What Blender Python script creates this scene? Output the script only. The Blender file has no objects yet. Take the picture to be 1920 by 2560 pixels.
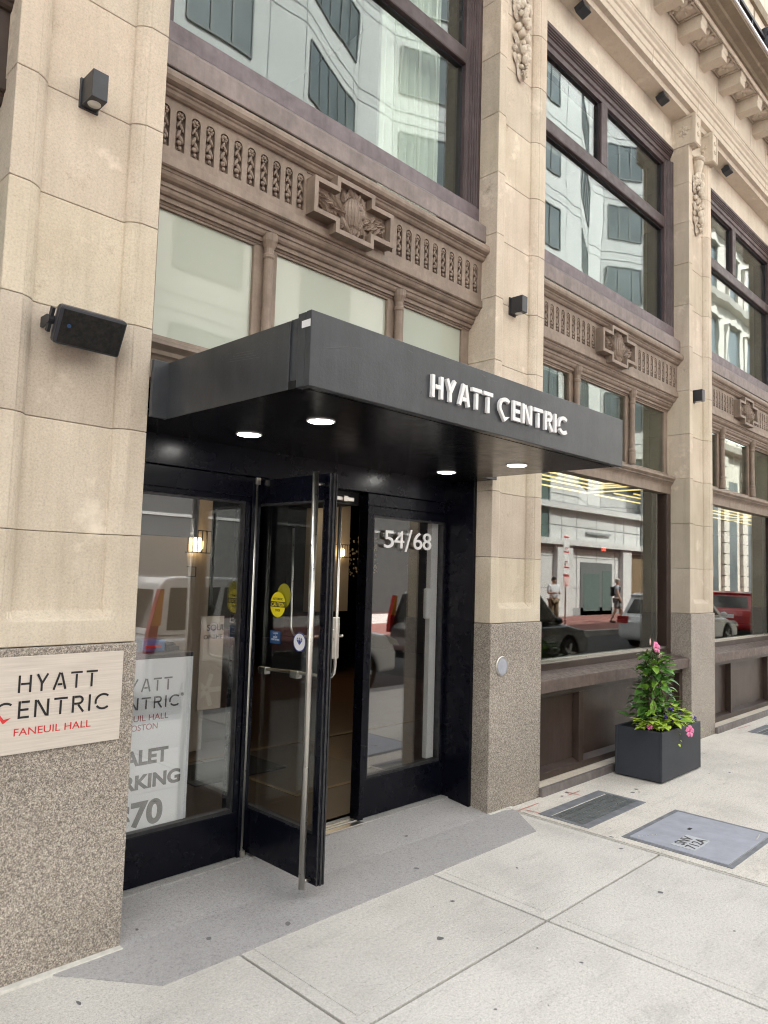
import bpy, bmesh, math, random
from mathutils import Vector, Matrix
random.seed(7)
R = math.radians
sc = bpy.context.scene
# ------------------------------------------------------------------ camera
cam = bpy.data.cameras.new("camera"); co = bpy.data.objects.new("camera", cam)
sc.collection.objects.link(co); sc.camera = co
FW = Vector((0.7115024862, 0.6980857989, 0.0802478538)); RT = Vector((0.698312222, -0.7151691615, 0.029884964)); UP = Vector((-0.0782530593, -0.034774816, 0.9963268394))
co.matrix_world = Matrix(((RT.x, UP.x, -FW.x, 0), (RT.y, UP.y, -FW.y, -3.0164), (RT.z, UP.z, -FW.z, 1.6), (0, 0, 0, 1)))
cam.sensor_fit = 'VERTICAL'; cam.sensor_height = 32.0; cam.lens = 1839.545 / 2560 * 32.0
cam.clip_start = 0.05; cam.clip_end = 500
# ------------------------------------------------------------------ sky and sun (soft overcast daylight)
SUN_EL, SUN_AZ = 52, 20          # the sun stands behind the hotel: its front is in open shade, the far side of the street is lit
w = bpy.data.worlds.new("World"); sc.world = w; w.use_nodes = True
nt = w.node_tree; bg = nt.nodes['Background']
sky = nt.nodes.new('ShaderNodeTexSky'); sky.sky_type = 'NISHITA'; sky.sun_disc = False
sky.sun_elevation = R(SUN_EL); sky.sun_rotation = R(SUN_AZ); sky.dust_density = 4; sky.ozone_density = 1; sky.air_density = 1.4
hs = nt.nodes.new('ShaderNodeHueSaturation'); hs.inputs['Saturation'].default_value = 0.4
nt.links.new(sky.outputs[0], hs.inputs['Color']); nt.links.new(hs.outputs[0], bg.inputs[0]); bg.inputs[1].default_value = 0.15
sun = bpy.data.lights.new("sun", 'SUN'); sun.energy = 5.0; sun.angle = R(1.0); sun.color = (1, .965, .91)
so = bpy.data.objects.new("sun", sun); sc.collection.objects.link(so)
sd = Vector((math.sin(R(SUN_AZ)) * math.cos(R(SUN_EL)), math.cos(R(SUN_AZ)) * math.cos(R(SUN_EL)), math.sin(R(SUN_EL))))
so.rotation_euler = (-sd).to_track_quat('-Z', 'Y').to_euler()
sc.view_settings.view_transform = 'Standard'; sc.view_settings.look = 'None'; sc.view_settings.gamma = 1
sc.view_settings.exposure = 1.88
sc.cycles.filter_width = 1.1
sc.render.engine = 'CYCLES'
sc.cycles.max_bounces = 10; sc.cycles.transparent_max_bounces = 24; sc.cycles.glossy_bounces = 5; sc.cycles.diffuse_bounces = 4
sc.cycles.caustics_reflective = False; sc.cycles.caustics_refractive = False; sc.cycles.sample_clamp_indirect = 6

# ------------------------------------------------------------------ materials
def newmat(name):
    m = bpy.data.materials.new(name); m.use_nodes = True
    n = m.node_tree; return m, n, n.nodes['Principled BSDF']
def N(n, t, **k):
    x = n.nodes.new(t)
    for a, b in k.items():
        if a in x.inputs: x.inputs[a].default_value = b
        else: setattr(x, a, b)
    return x
def coordnode(n, stretch=(1, 1, 1)):
    tc = N(n, 'ShaderNodeTexCoord'); mp = N(n, 'ShaderNodeMapping'); mp.inputs['Scale'].default_value = stretch
    n.links.new(tc.outputs['Object'], mp.inputs[0]); return mp.outputs[0]
def mixc(n, fac, a, b, blend='MIX'):
    x = n.nodes.new('ShaderNodeMix'); x.data_type = 'RGBA'; x.blend_type = blend
    for i, v in ((0, fac), (6, a), (7, b)):
        if hasattr(v, 'links') or hasattr(v, 'is_linked'): n.links.new(v, x.inputs[i])
        else: x.inputs[i].default_value = v if i == 0 else (*v, 1)
    return x.outputs[2]
def noise(n, vec, scale, detail=3, rough=.55):
    x = N(n, 'ShaderNodeTexNoise'); x.inputs['Scale'].default_value = scale; x.inputs['Detail'].default_value = detail; x.inputs['Roughness'].default_value = rough
    n.links.new(vec, x.inputs['Vector']); return x.outputs[0]
def ramp(n, f, stops):
    x = N(n, 'ShaderNodeValToRGB'); el = x.color_ramp.elements
    while len(el) < len(stops): el.new(.5)
    for e, (p, c) in zip(el, stops): e.position = p; e.color = (*c, 1) if len(c) == 3 else c
    n.links.new(f, x.inputs[0]); return x.outputs[0]
def g3(v): return (v, v, v)
def bump(n, b, f, strength=.3, dist=.005):
    x = N(n, 'ShaderNodeBump'); x.inputs['Strength'].default_value = strength; x.inputs['Distance'].default_value = dist
    n.links.new(f, x.inputs['Height']); n.links.new(x.outputs[0], b.inputs['Normal'])
def plain(name, col, rough=.5, metal=0, spec=.5, var=.0, vscale=6, bscale=0, bstr=.2, coat=0, stretch=(1, 1, 1), rvar=0):
    m, n, b = newmat(name)
    b.inputs['Base Color'].default_value = (*col, 1); b.inputs['Roughness'].default_value = rough
    b.inputs['Metallic'].default_value = metal; b.inputs['Specular IOR Level'].default_value = spec; b.inputs['Coat Weight'].default_value = coat
    v = coordnode(n, stretch) if (var or bscale or rvar) else None
    if var:
        f = noise(n, v, vscale, 5, .6)
        c = ramp(n, f, [(.3, tuple(x * (1 - var) for x in col)), (.7, tuple(min(1, x * (1 + var)) for x in col))])
        n.links.new(c, b.inputs['Base Color'])
    if rvar:
        f = noise(n, v, vscale * 1.7, 5, .65)
        c = ramp(n, f, [(.3, g3(max(.02, rough - rvar))), (.7, g3(rough + rvar))]); n.links.new(c, b.inputs['Roughness'])
    if bscale: bump(n, b, noise(n, v, bscale, 4), bstr, .004)
    return m
def emis(name, col, s):
    m, n, b = newmat(name); b.inputs['Base Color'].default_value = (.8, .8, .8, 1)
    b.inputs['Emission Color'].default_value = (*col, 1); b.inputs['Emission Strength'].default_value = s; return m
def stone(name, c1, c2, block=True):
    m, n, b = newmat(name); v = coordnode(n); vs = coordnode(n, (7, 7, .7)); vs2 = coordnode(n, (22, 22, 1.1))
    base = ramp(n, noise(n, v, 2.0, 8, .66), [(.30, c2), (.5, tuple((x + y) / 2 for x, y in zip(c1, c2))), (.68, c1)])
    st = ramp(n, noise(n, vs, 1.8, 6, .65), [(.30, (.84, .82, .79)), (.46, (.98, .98, .98)), (.66, g3(1.05))]); col = mixc(n, .6, base, st, 'MULTIPLY')
    s2 = ramp(n, noise(n, vs2, 1.5, 4, .6), [(.36, g3(.93)), (.55, g3(1.01))]); col = mixc(n, .5, col, s2, 'MULTIPLY')
    fg = ramp(n, noise(n, v, 110, 3, .75), [(.28, g3(.72)), (.5, g3(1.0)), (.75, g3(1.16))]); col = mixc(n, .8, col, fg, 'MULTIPLY')
    spots = ramp(n, noise(n, v, 5.0, 9, .78), [(.29, (.50, .43, .35)), (.40, (1, 1, 1))]); col = mixc(n, .6, col, spots, 'MULTIPLY')
    pale = ramp(n, noise(n, v, 3.1, 7, .7), [(.58, (0, 0, 0)), (.70, (1, 1, 1))]); col = mixc(n, pale, col, tuple(min(.8, x * 1.12 + .03) for x in c1))
    pits = ramp(n, noise(n, v, 34, 6, .8), [(.235, (.42, .36, .30)), (.27, (1, 1, 1))]); col = mixc(n, .9, col, pits, 'MULTIPLY')
    if block:
        at = N(n, 'ShaderNodeAttribute', attribute_name='tone'); col = mixc(n, 1.0, col, at.outputs['Color'], 'MULTIPLY')
    n.links.new(col, b.inputs['Base Color']); b.inputs['Roughness'].default_value = .85; b.inputs['Specular IOR Level'].default_value = .25
    bump(n, b, noise(n, v, 120, 5, .75), .45, .003); return m
def granite(name):
    m, n, b = newmat(name); v = coordnode(n)
    a = ramp(n, noise(n, v, 200, 3, .65), [(.32, (.125, .112, .10)), (.44, (.255, .23, .205)), (.54, (.42, .388, .348)), (.66, (.66, .625, .575))])
    c = ramp(n, noise(n, v, 70, 4, .75), [(.36, (.52, .49, .47)), (.50, (.95, .93, .91)), (.66, (1.15, 1.12, 1.08))])
    col = mixc(n, .9, a, c, 'MULTIPLY')
    e = ramp(n, noise(n, v, 330, 2, .6), [(.3, g3(.72)), (.5, g3(1)), (.72, g3(1.28))]); col = mixc(n, .8, col, e, 'MULTIPLY')
    d = ramp(n, noise(n, v, 1.5, 5), [(.3, (.78, .76, .72)), (.65, (1.08, 1.06, 1.03))]); col = mixc(n, .8, col, d, 'MULTIPLY')
    k = ramp(n, noise(n, v, 22, 3, .6), [(.70, (1, 1, 1)), (.78, (1.35, 1.22, 1.08))]); col = mixc(n, .8, col, k, 'MULTIPLY')
    n.links.new(col, b.inputs['Base Color']); b.inputs['Roughness'].default_value = .36; b.inputs['Specular IOR Level'].default_value = .45
    bump(n, b, noise(n, v, 150, 3), .10, .002); return m
def concrete(name, c, dirty=1.0, warm=(1, 1, 1), agg=70, tone=False):
    m, n, b = newmat(name); v = coordnode(n)
    c1 = tuple(c * x for x in warm)
    base = ramp(n, noise(n, v, 1.1, 8, .68), [(.3, tuple(x * (1 - .20 * dirty) for x in c1)), (.52, c1), (.72, tuple(x * 1.08 for x in c1))])
    sp = ramp(n, noise(n, v, agg, 3, .75), [(.30, g3(.52)), (.42, g3(.90)), (.6, g3(1.03)), (.72, g3(1.18))]); col = mixc(n, .8, base, sp, 'MULTIPLY')
    sp2 = ramp(n, noise(n, v, agg * 2.6, 2, .7), [(.33, g3(.62)), (.5, g3(1)), (.7, g3(1.2))]); col = mixc(n, .7, col, sp2, 'MULTIPLY')
    st = ramp(n, noise(n, v, 4.5, 9, .78), [(.28, (.70, .67, .63)), (.41, (1, 1, 1))]); col = mixc(n, .75 * dirty, col, st, 'MULTIPLY')
    vs = coordnode(n, (1.0, 5.0, 1)); dr = ramp(n, noise(n, vs, 1.7, 6, .7), [(.33, g3(.80)), (.46, g3(1))]); col = mixc(n, .5 * dirty, col, dr, 'MULTIPLY')
    if tone:
        at = N(n, 'ShaderNodeAttribute', attribute_name='tone'); col = mixc(n, 1.0, col, at.outputs['Color'], 'MULTIPLY')
    n.links.new(col, b.inputs['Base Color']); b.inputs['Roughness'].default_value = .9; b.inputs['Specular IOR Level'].default_value = .25
    bump(n, b, noise(n, v, 130, 4, .7), .4, .003); return m
def glass(name, f0=.1, tint=(.93, .97, .95), ripple=0, rscale=1.2, rough=.0, coat=(.95, 1, .98)):
    m, n, b = newmat(name); n.nodes.remove(b); out = n.nodes['Material Output']
    tr = N(n, 'ShaderNodeBsdfTransparent'); tr.inputs[0].default_value = (*tint, 1)
    gl = N(n, 'ShaderNodeBsdfGlossy'); gl.inputs['Roughness'].default_value = rough; gl.inputs[0].default_value = (*coat, 1)
    lw = N(n, 'ShaderNodeLayerWeight'); lw.inputs['Blend'].default_value = .5
    p = N(n, 'ShaderNodeMath', operation='POWER'); p.inputs[1].default_value = 4.0; n.links.new(lw.outputs['Facing'], p.inputs[0])
    ma = N(n, 'ShaderNodeMath', operation='MULTIPLY_ADD'); ma.inputs[1].default_value = 1 - f0; ma.inputs[2].default_value = f0; n.links.new(p.outputs[0], ma.inputs[0])
    mx = N(n, 'ShaderNodeMixShader'); n.links.new(ma.outputs[0], mx.inputs[0]); n.links.new(tr.outputs[0], mx.inputs[1]); n.links.new(gl.outputs[0], mx.inputs[2])
    n.links.new(mx.outputs[0], out.inputs[0])
    if ripple:
        v = coordnode(n, (1, 1, .45)); bp = N(n, 'ShaderNodeBump'); bp.inputs['Strength'].default_value = 1; bp.inputs['Distance'].default_value = ripple
        n.links.new(noise(n, v, rscale, 2, .4), bp.inputs['Height']); n.links.new(bp.outputs[0], gl.inputs['Normal'])
    return m
def painted(name, col, rough=.5, chip=.15, vs=4):
    m, n, b = newmat(name); v = coordnode(n); vz = coordnode(n, (9, 9, 1.2))
    f = noise(n, v, vs, 7, .68)
    c = ramp(n, f, [(.28, tuple(x * .72 for x in col)), (.5, col), (.72, tuple(min(1, x * 1.25 + .012) for x in col))])
    s = ramp(n, noise(n, vz, 2.5, 5, .6), [(.35, g3(.82)), (.62, g3(1.08))]); c = mixc(n, .7, c, s, 'MULTIPLY')
    n.links.new(c, b.inputs['Base Color'])
    rr = ramp(n, noise(n, v, vs * 3, 5, .7), [(.3, g3(max(.05, rough - chip))), (.7, g3(rough + chip))]); n.links.new(rr, b.inputs['Roughness'])
    b.inputs['Specular IOR Level'].default_value = .4
    bump(n, b, noise(n, v, 70, 5, .7), .22, .003); return m

M = {}
M['stone'] = stone('limestone', (.68, .60, .482), (.54, .462, .358))
M['stone_dark'] = plain('mortar', (.33, .28, .22), .95)
M['carve'] = stone('carved_limestone', (.655, .59, .49), (.575, .505, .41), False)
M['soffit_stone'] = stone('weathered_cornice', (.30, .25, .18), (.20, .165, .12), False)
M['granite'] = granite('granite')
M['brown'] = painted('brown_painted_iron', (.235, .182, .140), .55, .15, 5)
M['brownlow'] = painted('brown_shopfront_paint', (.046, .030, .024), .33, .04, 1.6)
M['purple'] = painted('maroon_window_paint', (.062, .042, .043), .45, .15, 4)
M['sill'] = painted('weathered_maroon_sill', (.215, .178, .165), .6, .15, 7)
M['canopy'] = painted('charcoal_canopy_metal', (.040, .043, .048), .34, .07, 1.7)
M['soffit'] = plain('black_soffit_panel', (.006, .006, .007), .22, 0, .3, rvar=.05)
M['black'] = plain('navy_black_door_paint', (.003, .0035, .0075), .27, 0, .22, rvar=.06, vscale=3)
M['blackedge'] = plain('worn_black_edge', (.02, .02, .022), .5, 0, .5, var=.8, vscale=30)
M['platewhite'] = plain('grey_white_plate', (.52, .54, .56), .5)
M['steel'] = plain('brushed_steel', (.62, .60, .55), .32, 1, .5, rvar=.06, vscale=20)
M['plate'] = plain('brushed_sign_plate', (.70, .64, .565), .45, .45, .5, var=.10, vscale=5, stretch=(1, 1, 30))
M['white'] = plain('white_paint', (.80, .80, .79), .4)
M['lamp'] = emis('downlight_glow', (1, .97, .92), 20)
M['led'] = emis('warm_led_strip', (1, .72, .24), .45)
M['bulb'] = emis('warm_bulb', (1, .70, .34), 2.2)
M['fix'] = plain('charcoal_fixture', (.022, .024, .030), .42, 0, .5, var=.2, vscale=14)
M['lens'] = plain('lamp_lens', (.6, .6, .56), .15, .2)
M['grille'] = plain('speaker_grille', (.013, .012, .011), .75, 0, .3, var=.7, vscale=60)
M['speaker'] = plain('speaker_shell', (.026, .028, .036), .36)
M['glass_up'] = glass('upper_window_glass', .10, (.90, .95, .92), .0013, 1.7, coat=(.63, .675, .69))
M['glass_lo'] = glass('shop_window_glass', .10, (.90, .93, .92), .0004, 1.2, coat=(.66, .68, .67))
M['glass_tr'] = glass('transom_glass', .11, (.85, .90, .87), .0008, 1.4, coat=(.62, .66, .64))
M['glass_door'] = glass('door_glass', .06, (.84, .86, .86), coat=(.7, .72, .72))
M['glass_side'] = glass('sidelight_glass', .16, (.985, .99, .99), coat=(1, 1, .99))
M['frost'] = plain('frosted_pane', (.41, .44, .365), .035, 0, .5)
M['pave'] = concrete('sidewalk_concrete', .635, 1.0, (1, .966, .905), tone=True)
M['pave_edge'] = concrete('tooled_concrete_edge', .655, .7, (1, .966, .91), 110, tone=True)
M['pave_old'] = concrete('old_sidewalk_concrete', .71, 1.15, (1, .94, .845), 60)
M['pad'] = concrete('grey_entrance_pad', .40, .5, (1, .97, .965), 80)
M['joint'] = plain('joint_dirt', (.05, .045, .038), .95)
M['caulk'] = plain('pale_caulk', (.62, .60, .55), .8, var=.15, vscale=30)
M['asphalt'] = concrete('asphalt', .062, .8, (1, 1, 1.04), 60)
M['brick'] = concrete('red_brick_paving', .27, .8, (1, .46, .40), 40)
M['kerb'] = concrete('granite_kerb', .36, .8, (1, .98, .95), 60)
M['hatch'] = plain('grey_hatch_plate', (.36, .375, .425), .6, 0, .4, var=.12, vscale=8, bscale=60, bstr=.3)
M['hatchrim'] = plain('dark_hatch_rim', (.19, .20, .215), .6, .1, .4, var=.25, vscale=12)
M['grate'] = plain('steel_grate', (.125, .138, .138), .55, .1, .5, var=.3, vscale=20)
M['grateback'] = plain('grate_pit', (.02, .022, .022), .9)
M['gum'] = plain('chewing_gum', (.15, .145, .145), .8, var=.3, vscale=30)
M['exitred'] = emis('exit_red_glow', (1, .12, .08), 1.2)
M['red'] = plain('red_letter', (.60, .035, .035), .45)
M['redpaint'] = plain('faded_red_spray', (.55, .26, .22), .9)
M['ink'] = plain('black_letter', (.012, .012, .014), .45)
M['greyink'] = plain('grey_letter', (.022, .02, .018), .5)
M['greyink2'] = plain('light_grey_letter', (.09, .093, .098), .5)
M['rosered'] = plain('muted_red_letter', (.36, .075, .075), .5)
M['poster'] = plain('poster_board', (.88, .90, .92), .45)
M['yellow'] = plain('yellow_sticker', (.80, .66, .02), .4)
M['bluest'] = plain('blue_sticker', (.015, .06, .16), .4)
M['navyink'] = plain('navy_ink', (.02, .035, .24), .4)
M['planter'] = plain('charcoal_planter', (.038, .043, .054), .5, 0, .35, var=.12, vscale=4, bscale=140, bstr=.12)
M['soil'] = plain('potting_soil', (.03, .022, .015), .95, bscale=60, bstr=1)
def leafmat(name, c1, c2, rough, spec=.5):
    m, n, b = newmat(name); v = coordnode(n)
    n.links.new(ramp(n, noise(n, v, 14, 3), [(.32, c1), (.68, c2)]), b.inputs['Base Color']); b.inputs['Roughness'].default_value = rough
    b.inputs['Specular IOR Level'].default_value = spec; b.inputs['Subsurface Weight'].default_value = 0
    return m
M['leaf'] = leafmat('glossy_leaf', (.045, .135, .022), (.13, .30, .05), .36, .6)
M['leaf2'] = leafmat('young_leaf', (.14, .30, .035), (.26, .45, .06), .35)
M['lime'] = leafmat('lime_leaf', (.30, .46, .05), (.52, .66, .10), .5)
M['stem'] = leafmat('stem', (.08, .10, .03), (.12, .07, .03), .6)
M['pink'] = plain('pink_petal', (.80, .22, .42), .55, var=.15, vscale=30)
M['palepink'] = plain('pale_pink_petal', (.80, .55, .52), .55)
M['violet'] = plain('violet_petal', (.055, .025, .26), .6, var=.3, vscale=40)
M['eye'] = plain('flower_throat', (.75, .12, .10), .6)
M['roomwall'] = plain('lobby_wall', (.50, .43, .35), .8)
M['roomgrey'] = plain('grey_bulkhead', (.26, .265, .265), .8)
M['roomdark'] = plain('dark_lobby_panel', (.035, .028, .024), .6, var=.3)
M['roompale'] = plain('pale_room_wall', (.62, .64, .58), .85)
M['ceil'] = plain('room_ceiling', (.60, .58, .52), .9)
M['woodfl'] = plain('lobby_wood_floor', (.085, .044, .024), .32, 0, .5, var=.3, vscale=3, stretch=(1, 9, 1))
M['mat'] = plain('dark_floor_mat', (.02, .02, .02), .9)
M['tile'] = plain('lobby_tile', (.062, .042, .030), .4, var=.2, vscale=2)
M['cream'] = plain('cream_trim', (.50, .42, .30), .6)
M['curtain'] = plain('sheer_curtain', (.80, .80, .74), .9)
M['tanwood'] = plain('tan_pillar', (.20, .145, .085), .5)
M['blackmat'] = plain('matt_black', (.012, .012, .012), .5)
M['bluebox'] = plain('blue_box', (.05, .17, .42), .4, var=.2, vscale=30)
M['rail'] = plain('black_iron', (.018, .018, .022), .5)
# opposite side of the street
M['pale'] = concrete('pale_precast', .66, .3, (1, 1, .985), 20)
M['palejoint'] = plain('precast_joint', (.30, .31, .31), .9)
M['owin'] = plain('opposite_window', (.13, .155, .165), .08, 0, .6, var=.3, vscale=.6)
M['owin2'] = plain('opposite_green_glass', (.12, .17, .16), .08, 0, .8)
M['owin3'] = plain('added_dark_pane', (.075, .078, .078), .25, 0, .4)
M['oblind'] = plain('window_blind', (.42, .45, .45), .7)
M['oframe'] = plain('opposite_frame', (.15, .16, .16), .5)
M['ornate'] = concrete('ornate_stone', .62, .5, (1, .95, .86), 20)
M['rust'] = plain('rusty_panel', (.20, .09, .06), .7, var=.2)
def carpaint(name, c, metal=0.0): return plain(name, c, .22, metal, .5, coat=1.0)
M['silver'] = carpaint('silver_car_paint', (.90, .90, .89))
M['whitecar'] = carpaint('white_car_paint', (.78, .79, .80))
M['blackcar'] = carpaint('black_car_paint', (.010, .010, .012))
M['redcar'] = carpaint('red_car_paint', (.36, .015, .02))
M['carglass'] = plain('car_glass', (.035, .032, .028), .05, 0, .7)
M['tyre'] = plain('tyre_rubber', (.014, .014, .014), .85)
M['rim'] = plain('alloy_rim', (.55, .55, .55), .3, .9)
M['taillight'] = plain('tail_light', (.42, .02, .015), .15, 0, .6)
M['amber'] = plain('amber_lens', (.70, .27, .02), .15, 0, .6)
M['skin'] = plain('skin', (.52, .31, .22), .55)
M['hairdark'] = plain('dark_hair', (.03, .02, .015), .7)
M['hairgrey'] = plain('grey_hair', (.42, .39, .36), .7)
M['shirt'] = plain('white_shirt', (.74, .75, .78), .85)
M['khaki'] = plain('khaki_cloth', (.22, .16, .09), .85)
M['greyshirt'] = plain('grey_shirt', (.32, .33, .37), .85)
M['greyshorts'] = plain('grey_shorts', (.20, .20, .19), .85)
M['pack'] = plain('black_backpack', (.02, .02, .025), .7)

# ------------------------------------------------------------------ mesh helpers
class MB:
    def __init__(s): s.v = []; s.f = []; s.t = {}
    def add(s, vs, fs, mtx=None):
        o = len(s.v)
        s.v += [tuple(mtx @ Vector(p)) if mtx else tuple(p) for p in vs]
        s.f += [tuple(i + o for i in f) for f in fs]
    def box(s, x0, x1, y0, y1, z0, z1, mtx=None):
        s.add([(x0, y0, z0), (x1, y0, z0), (x1, y1, z0), (x0, y1, z0), (x0, y0, z1), (x1, y0, z1), (x1, y1, z1), (x0, y1, z1)],
              [(0, 3, 2, 1), (4, 5, 6, 7), (0, 1, 5, 4), (1, 2, 6, 5), (2, 3, 7, 6), (3, 0, 4, 7)], mtx)
    def prism(s, poly, axis, a, b, mtx=None):
        """closed polygon swept along an axis. axis x: poly=(y,z); y: (x,z); z: (x,y)"""
        n = len(poly)
        def P(p, t): return (t, p[0], p[1]) if axis == 'x' else ((p[0], t, p[1]) if axis == 'y' else (p[0], p[1], t))
        s.add([P(p, a) for p in poly] + [P(p, b) for p in poly], [tuple(range(n))[::-1], tuple(range(n, 2 * n))] + [(i, (i + 1) % n, n + (i + 1) % n, n + i) for i in range(n)], mtx)
    def sweep(s, prof, a, b, axis='x', closed=False, caps=False):
        n = len(prof)
        def P(p, t): return (t, p[0], p[1]) if axis == 'x' else (p[0], p[1], t)
        m = n if closed else n - 1
        s.add([P(p, a) for p in prof] + [P(p, b) for p in prof], [(i, (i + 1) % n, n + (i + 1) % n, n + i) for i in range(m)] + ([tuple(range(n))[::-1], tuple(range(n, 2 * n))] if caps else []))
    def tube(s, pts, r, n=8, mtx=None, cap=True):
        pts = [Vector(p) for p in pts]; rs = r if isinstance(r, (list, tuple)) else [r] * len(pts)
        vs = []; fs = []; up = None
        for i, p in enumerate(pts):
            d = (pts[min(i + 1, len(pts) - 1)] - pts[max(i - 1, 0)]).normalized()
            if up is None:
                up = d.orthogonal().normalized()
            a = (up - d * up.dot(d)); a = a.normalized() if a.length > 1e-6 else d.orthogonal().normalized(); up = a; b = d.cross(a)
            vs += [tuple(p + (a * math.cos(2 * math.pi * k / n) + b * math.sin(2 * math.pi * k / n)) * rs[i]) for k in range(n)]
        for i in range(len(pts) - 1):
            for k in range(n): fs.append((i * n + k, i * n + (k + 1) % n, (i + 1) * n + (k + 1) % n, (i + 1) * n + k))
        if cap: fs += [tuple(range(n))[::-1], tuple((len(pts) - 1) * n + k for k in range(n))]
        s.add(vs, fs, mtx)
    def lathe(s, prof, c, n=16, mtx=None):
        vs = []; fs = []; m = len(prof)
        for r, z in prof: vs += [(c[0] + r * math.cos(2 * math.pi * k / n), c[1] + r * math.sin(2 * math.pi * k / n), c[2] + z) for k in range(n)]
        for i in range(m - 1):
            for k in range(n): fs.append((i * n + k, i * n + (k + 1) % n, (i + 1) * n + (k + 1) % n, (i + 1) * n + k))
        fs += [tuple(range(n))[::-1], tuple((m - 1) * n + k for k in range(n))]
        s.add(vs, fs, mtx)
    def ball(s, c, r, nu=8, nv=6, mtx=None):
        r = r if isinstance(r, (list, tuple)) else (r, r, r); vs = [(c[0], c[1], c[2] + r[2])]; fs = []
        for j in range(1, nv):
            t = math.pi * j / nv
            vs += [(c[0] + r[0] * math.sin(t) * math.cos(2 * math.pi * k / nu), c[1] + r[1] * math.sin(t) * math.sin(2 * math.pi * k / nu), c[2] + r[2] * math.cos(t)) for k in range(nu)]
        vs.append((c[0], c[1], c[2] - r[2])); L = len(vs) - 1
        for k in range(nu):
            fs.append((0, 1 + k, 1 + (k + 1) % nu)); fs.append((L, 1 + (nv - 2) * nu + (k + 1) % nu, 1 + (nv - 2) * nu + k))
        for j in range(nv - 2):
            for k in range(nu): fs.append((1 + j * nu + k, 1 + (j + 1) * nu + k, 1 + (j + 1) * nu + (k + 1) % nu, 1 + j * nu + (k + 1) % nu))
        s.add(vs, fs, mtx)
    def ellip(s, c, r, rot=0, nu=8, nv=6):
        """ellipsoid lying on a wall (x,z plane), rotated by rot about y"""
        s.ball((0, 0, 0), r, nu, nv, Matrix.Translation(c) @ Matrix.Rotation(rot, 4, 'Y'))
    def build(s, name, mat, parent=None, local=False, smooth=False, bevel=0, fix=True):
        me = bpy.data.meshes.new(name); me.from_pydata(s.v, [], s.f); me.update()
        if fix:
            bm = bmesh.new(); bm.from_mesh(me); bmesh.ops.recalc_face_normals(bm, faces=bm.faces); bm.to_mesh(me); bm.free()
        if s.t:
            at = me.color_attributes.new('tone', 'FLOAT_COLOR', 'POINT')
            for i in range(len(me.vertices)): at.data[i].color = (*s.t.get(i, (1, 1, 1)), 1)
        return link(name, me, mat, parent, local, smooth, bevel)
def link(name, me, mat, parent=None, local=False, smooth=False, bevel=0):
    o = bpy.data.objects.new(name, me); sc.collection.objects.link(o)
    me.materials.append(M[mat] if isinstance(mat, str) else mat)
    if smooth:
        for p in me.polygons: p.use_smooth = True
    if bevel:
        b = o.modifiers.new('bevel', 'BEVEL'); b.width = bevel; b.segments = 2; b.limit_method = 'ANGLE'; b.angle_limit = R(35)
    if parent:
        o.parent = parent
        if not local and parent.type == 'EMPTY': o.location = -parent.location
    return o
def thing(name, label, cat, loc=(0, 0, 0), group=None):
    o = bpy.data.objects.new(name, None); sc.collection.objects.link(o); o.location = loc; o.empty_display_size = .1
    o['label'] = label; o['category'] = cat
    if group: o['group'] = group
    return o
def tag(o, label, cat, group=None):
    o['label'] = label; o['category'] = cat
    if group: o['group'] = group
    return o
def struct(o, kind='structure'): o['kind'] = kind; return o
def dup(root, loc, label, rotz=0):
    r = root.copy(); sc.collection.objects.link(r); r.location = loc; r.rotation_euler = (0, 0, rotz); r['label'] = label
    for ch in list(root.children):
        c = ch.copy(); sc.collection.objects.link(c); c.parent = r
        for g in ch.children:
            d = g.copy(); sc.collection.objects.link(d); d.parent = c
    return r
# text on a wall plane. mtx maps (x right, y up, z out)
WALL = lambda x, y, z: Matrix(((1, 0, 0, x), (0, 0, -1, y), (0, 1, 0, z), (0, 0, 0, 1)))
def text(body, size, mtx, width=None, depth=.001, align='LEFT', bold=0.0):
    cu = bpy.data.curves.new('t', 'FONT'); cu.body = body; cu.size = size; cu.extrude = depth; cu.align_x = align; cu.offset = bold
    o = bpy.data.objects.new('t', cu); sc.collection.objects.link(o); bpy.context.view_layer.update()
    me = bpy.data.meshes.new_from_object(o.evaluated_get(bpy.context.evaluated_depsgraph_get()))
    bpy.data.objects.remove(o)
    xs = [v.co.x for v in me.vertices]; W = max(xs) - min(xs); k = (width / W) if width else 1
    if width: me.transform(Matrix.Diagonal((k, 1, 1, 1)))
    me.transform(mtx); return me
def tobj(name, me, mat, parent=None): return link(name, me, mat, parent)
def joinmesh(ms):
    mb = MB()
    for m in ms: mb.add([v.co for v in m.vertices], [tuple(p.vertices) for p in m.polygons])
    return mb
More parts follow.
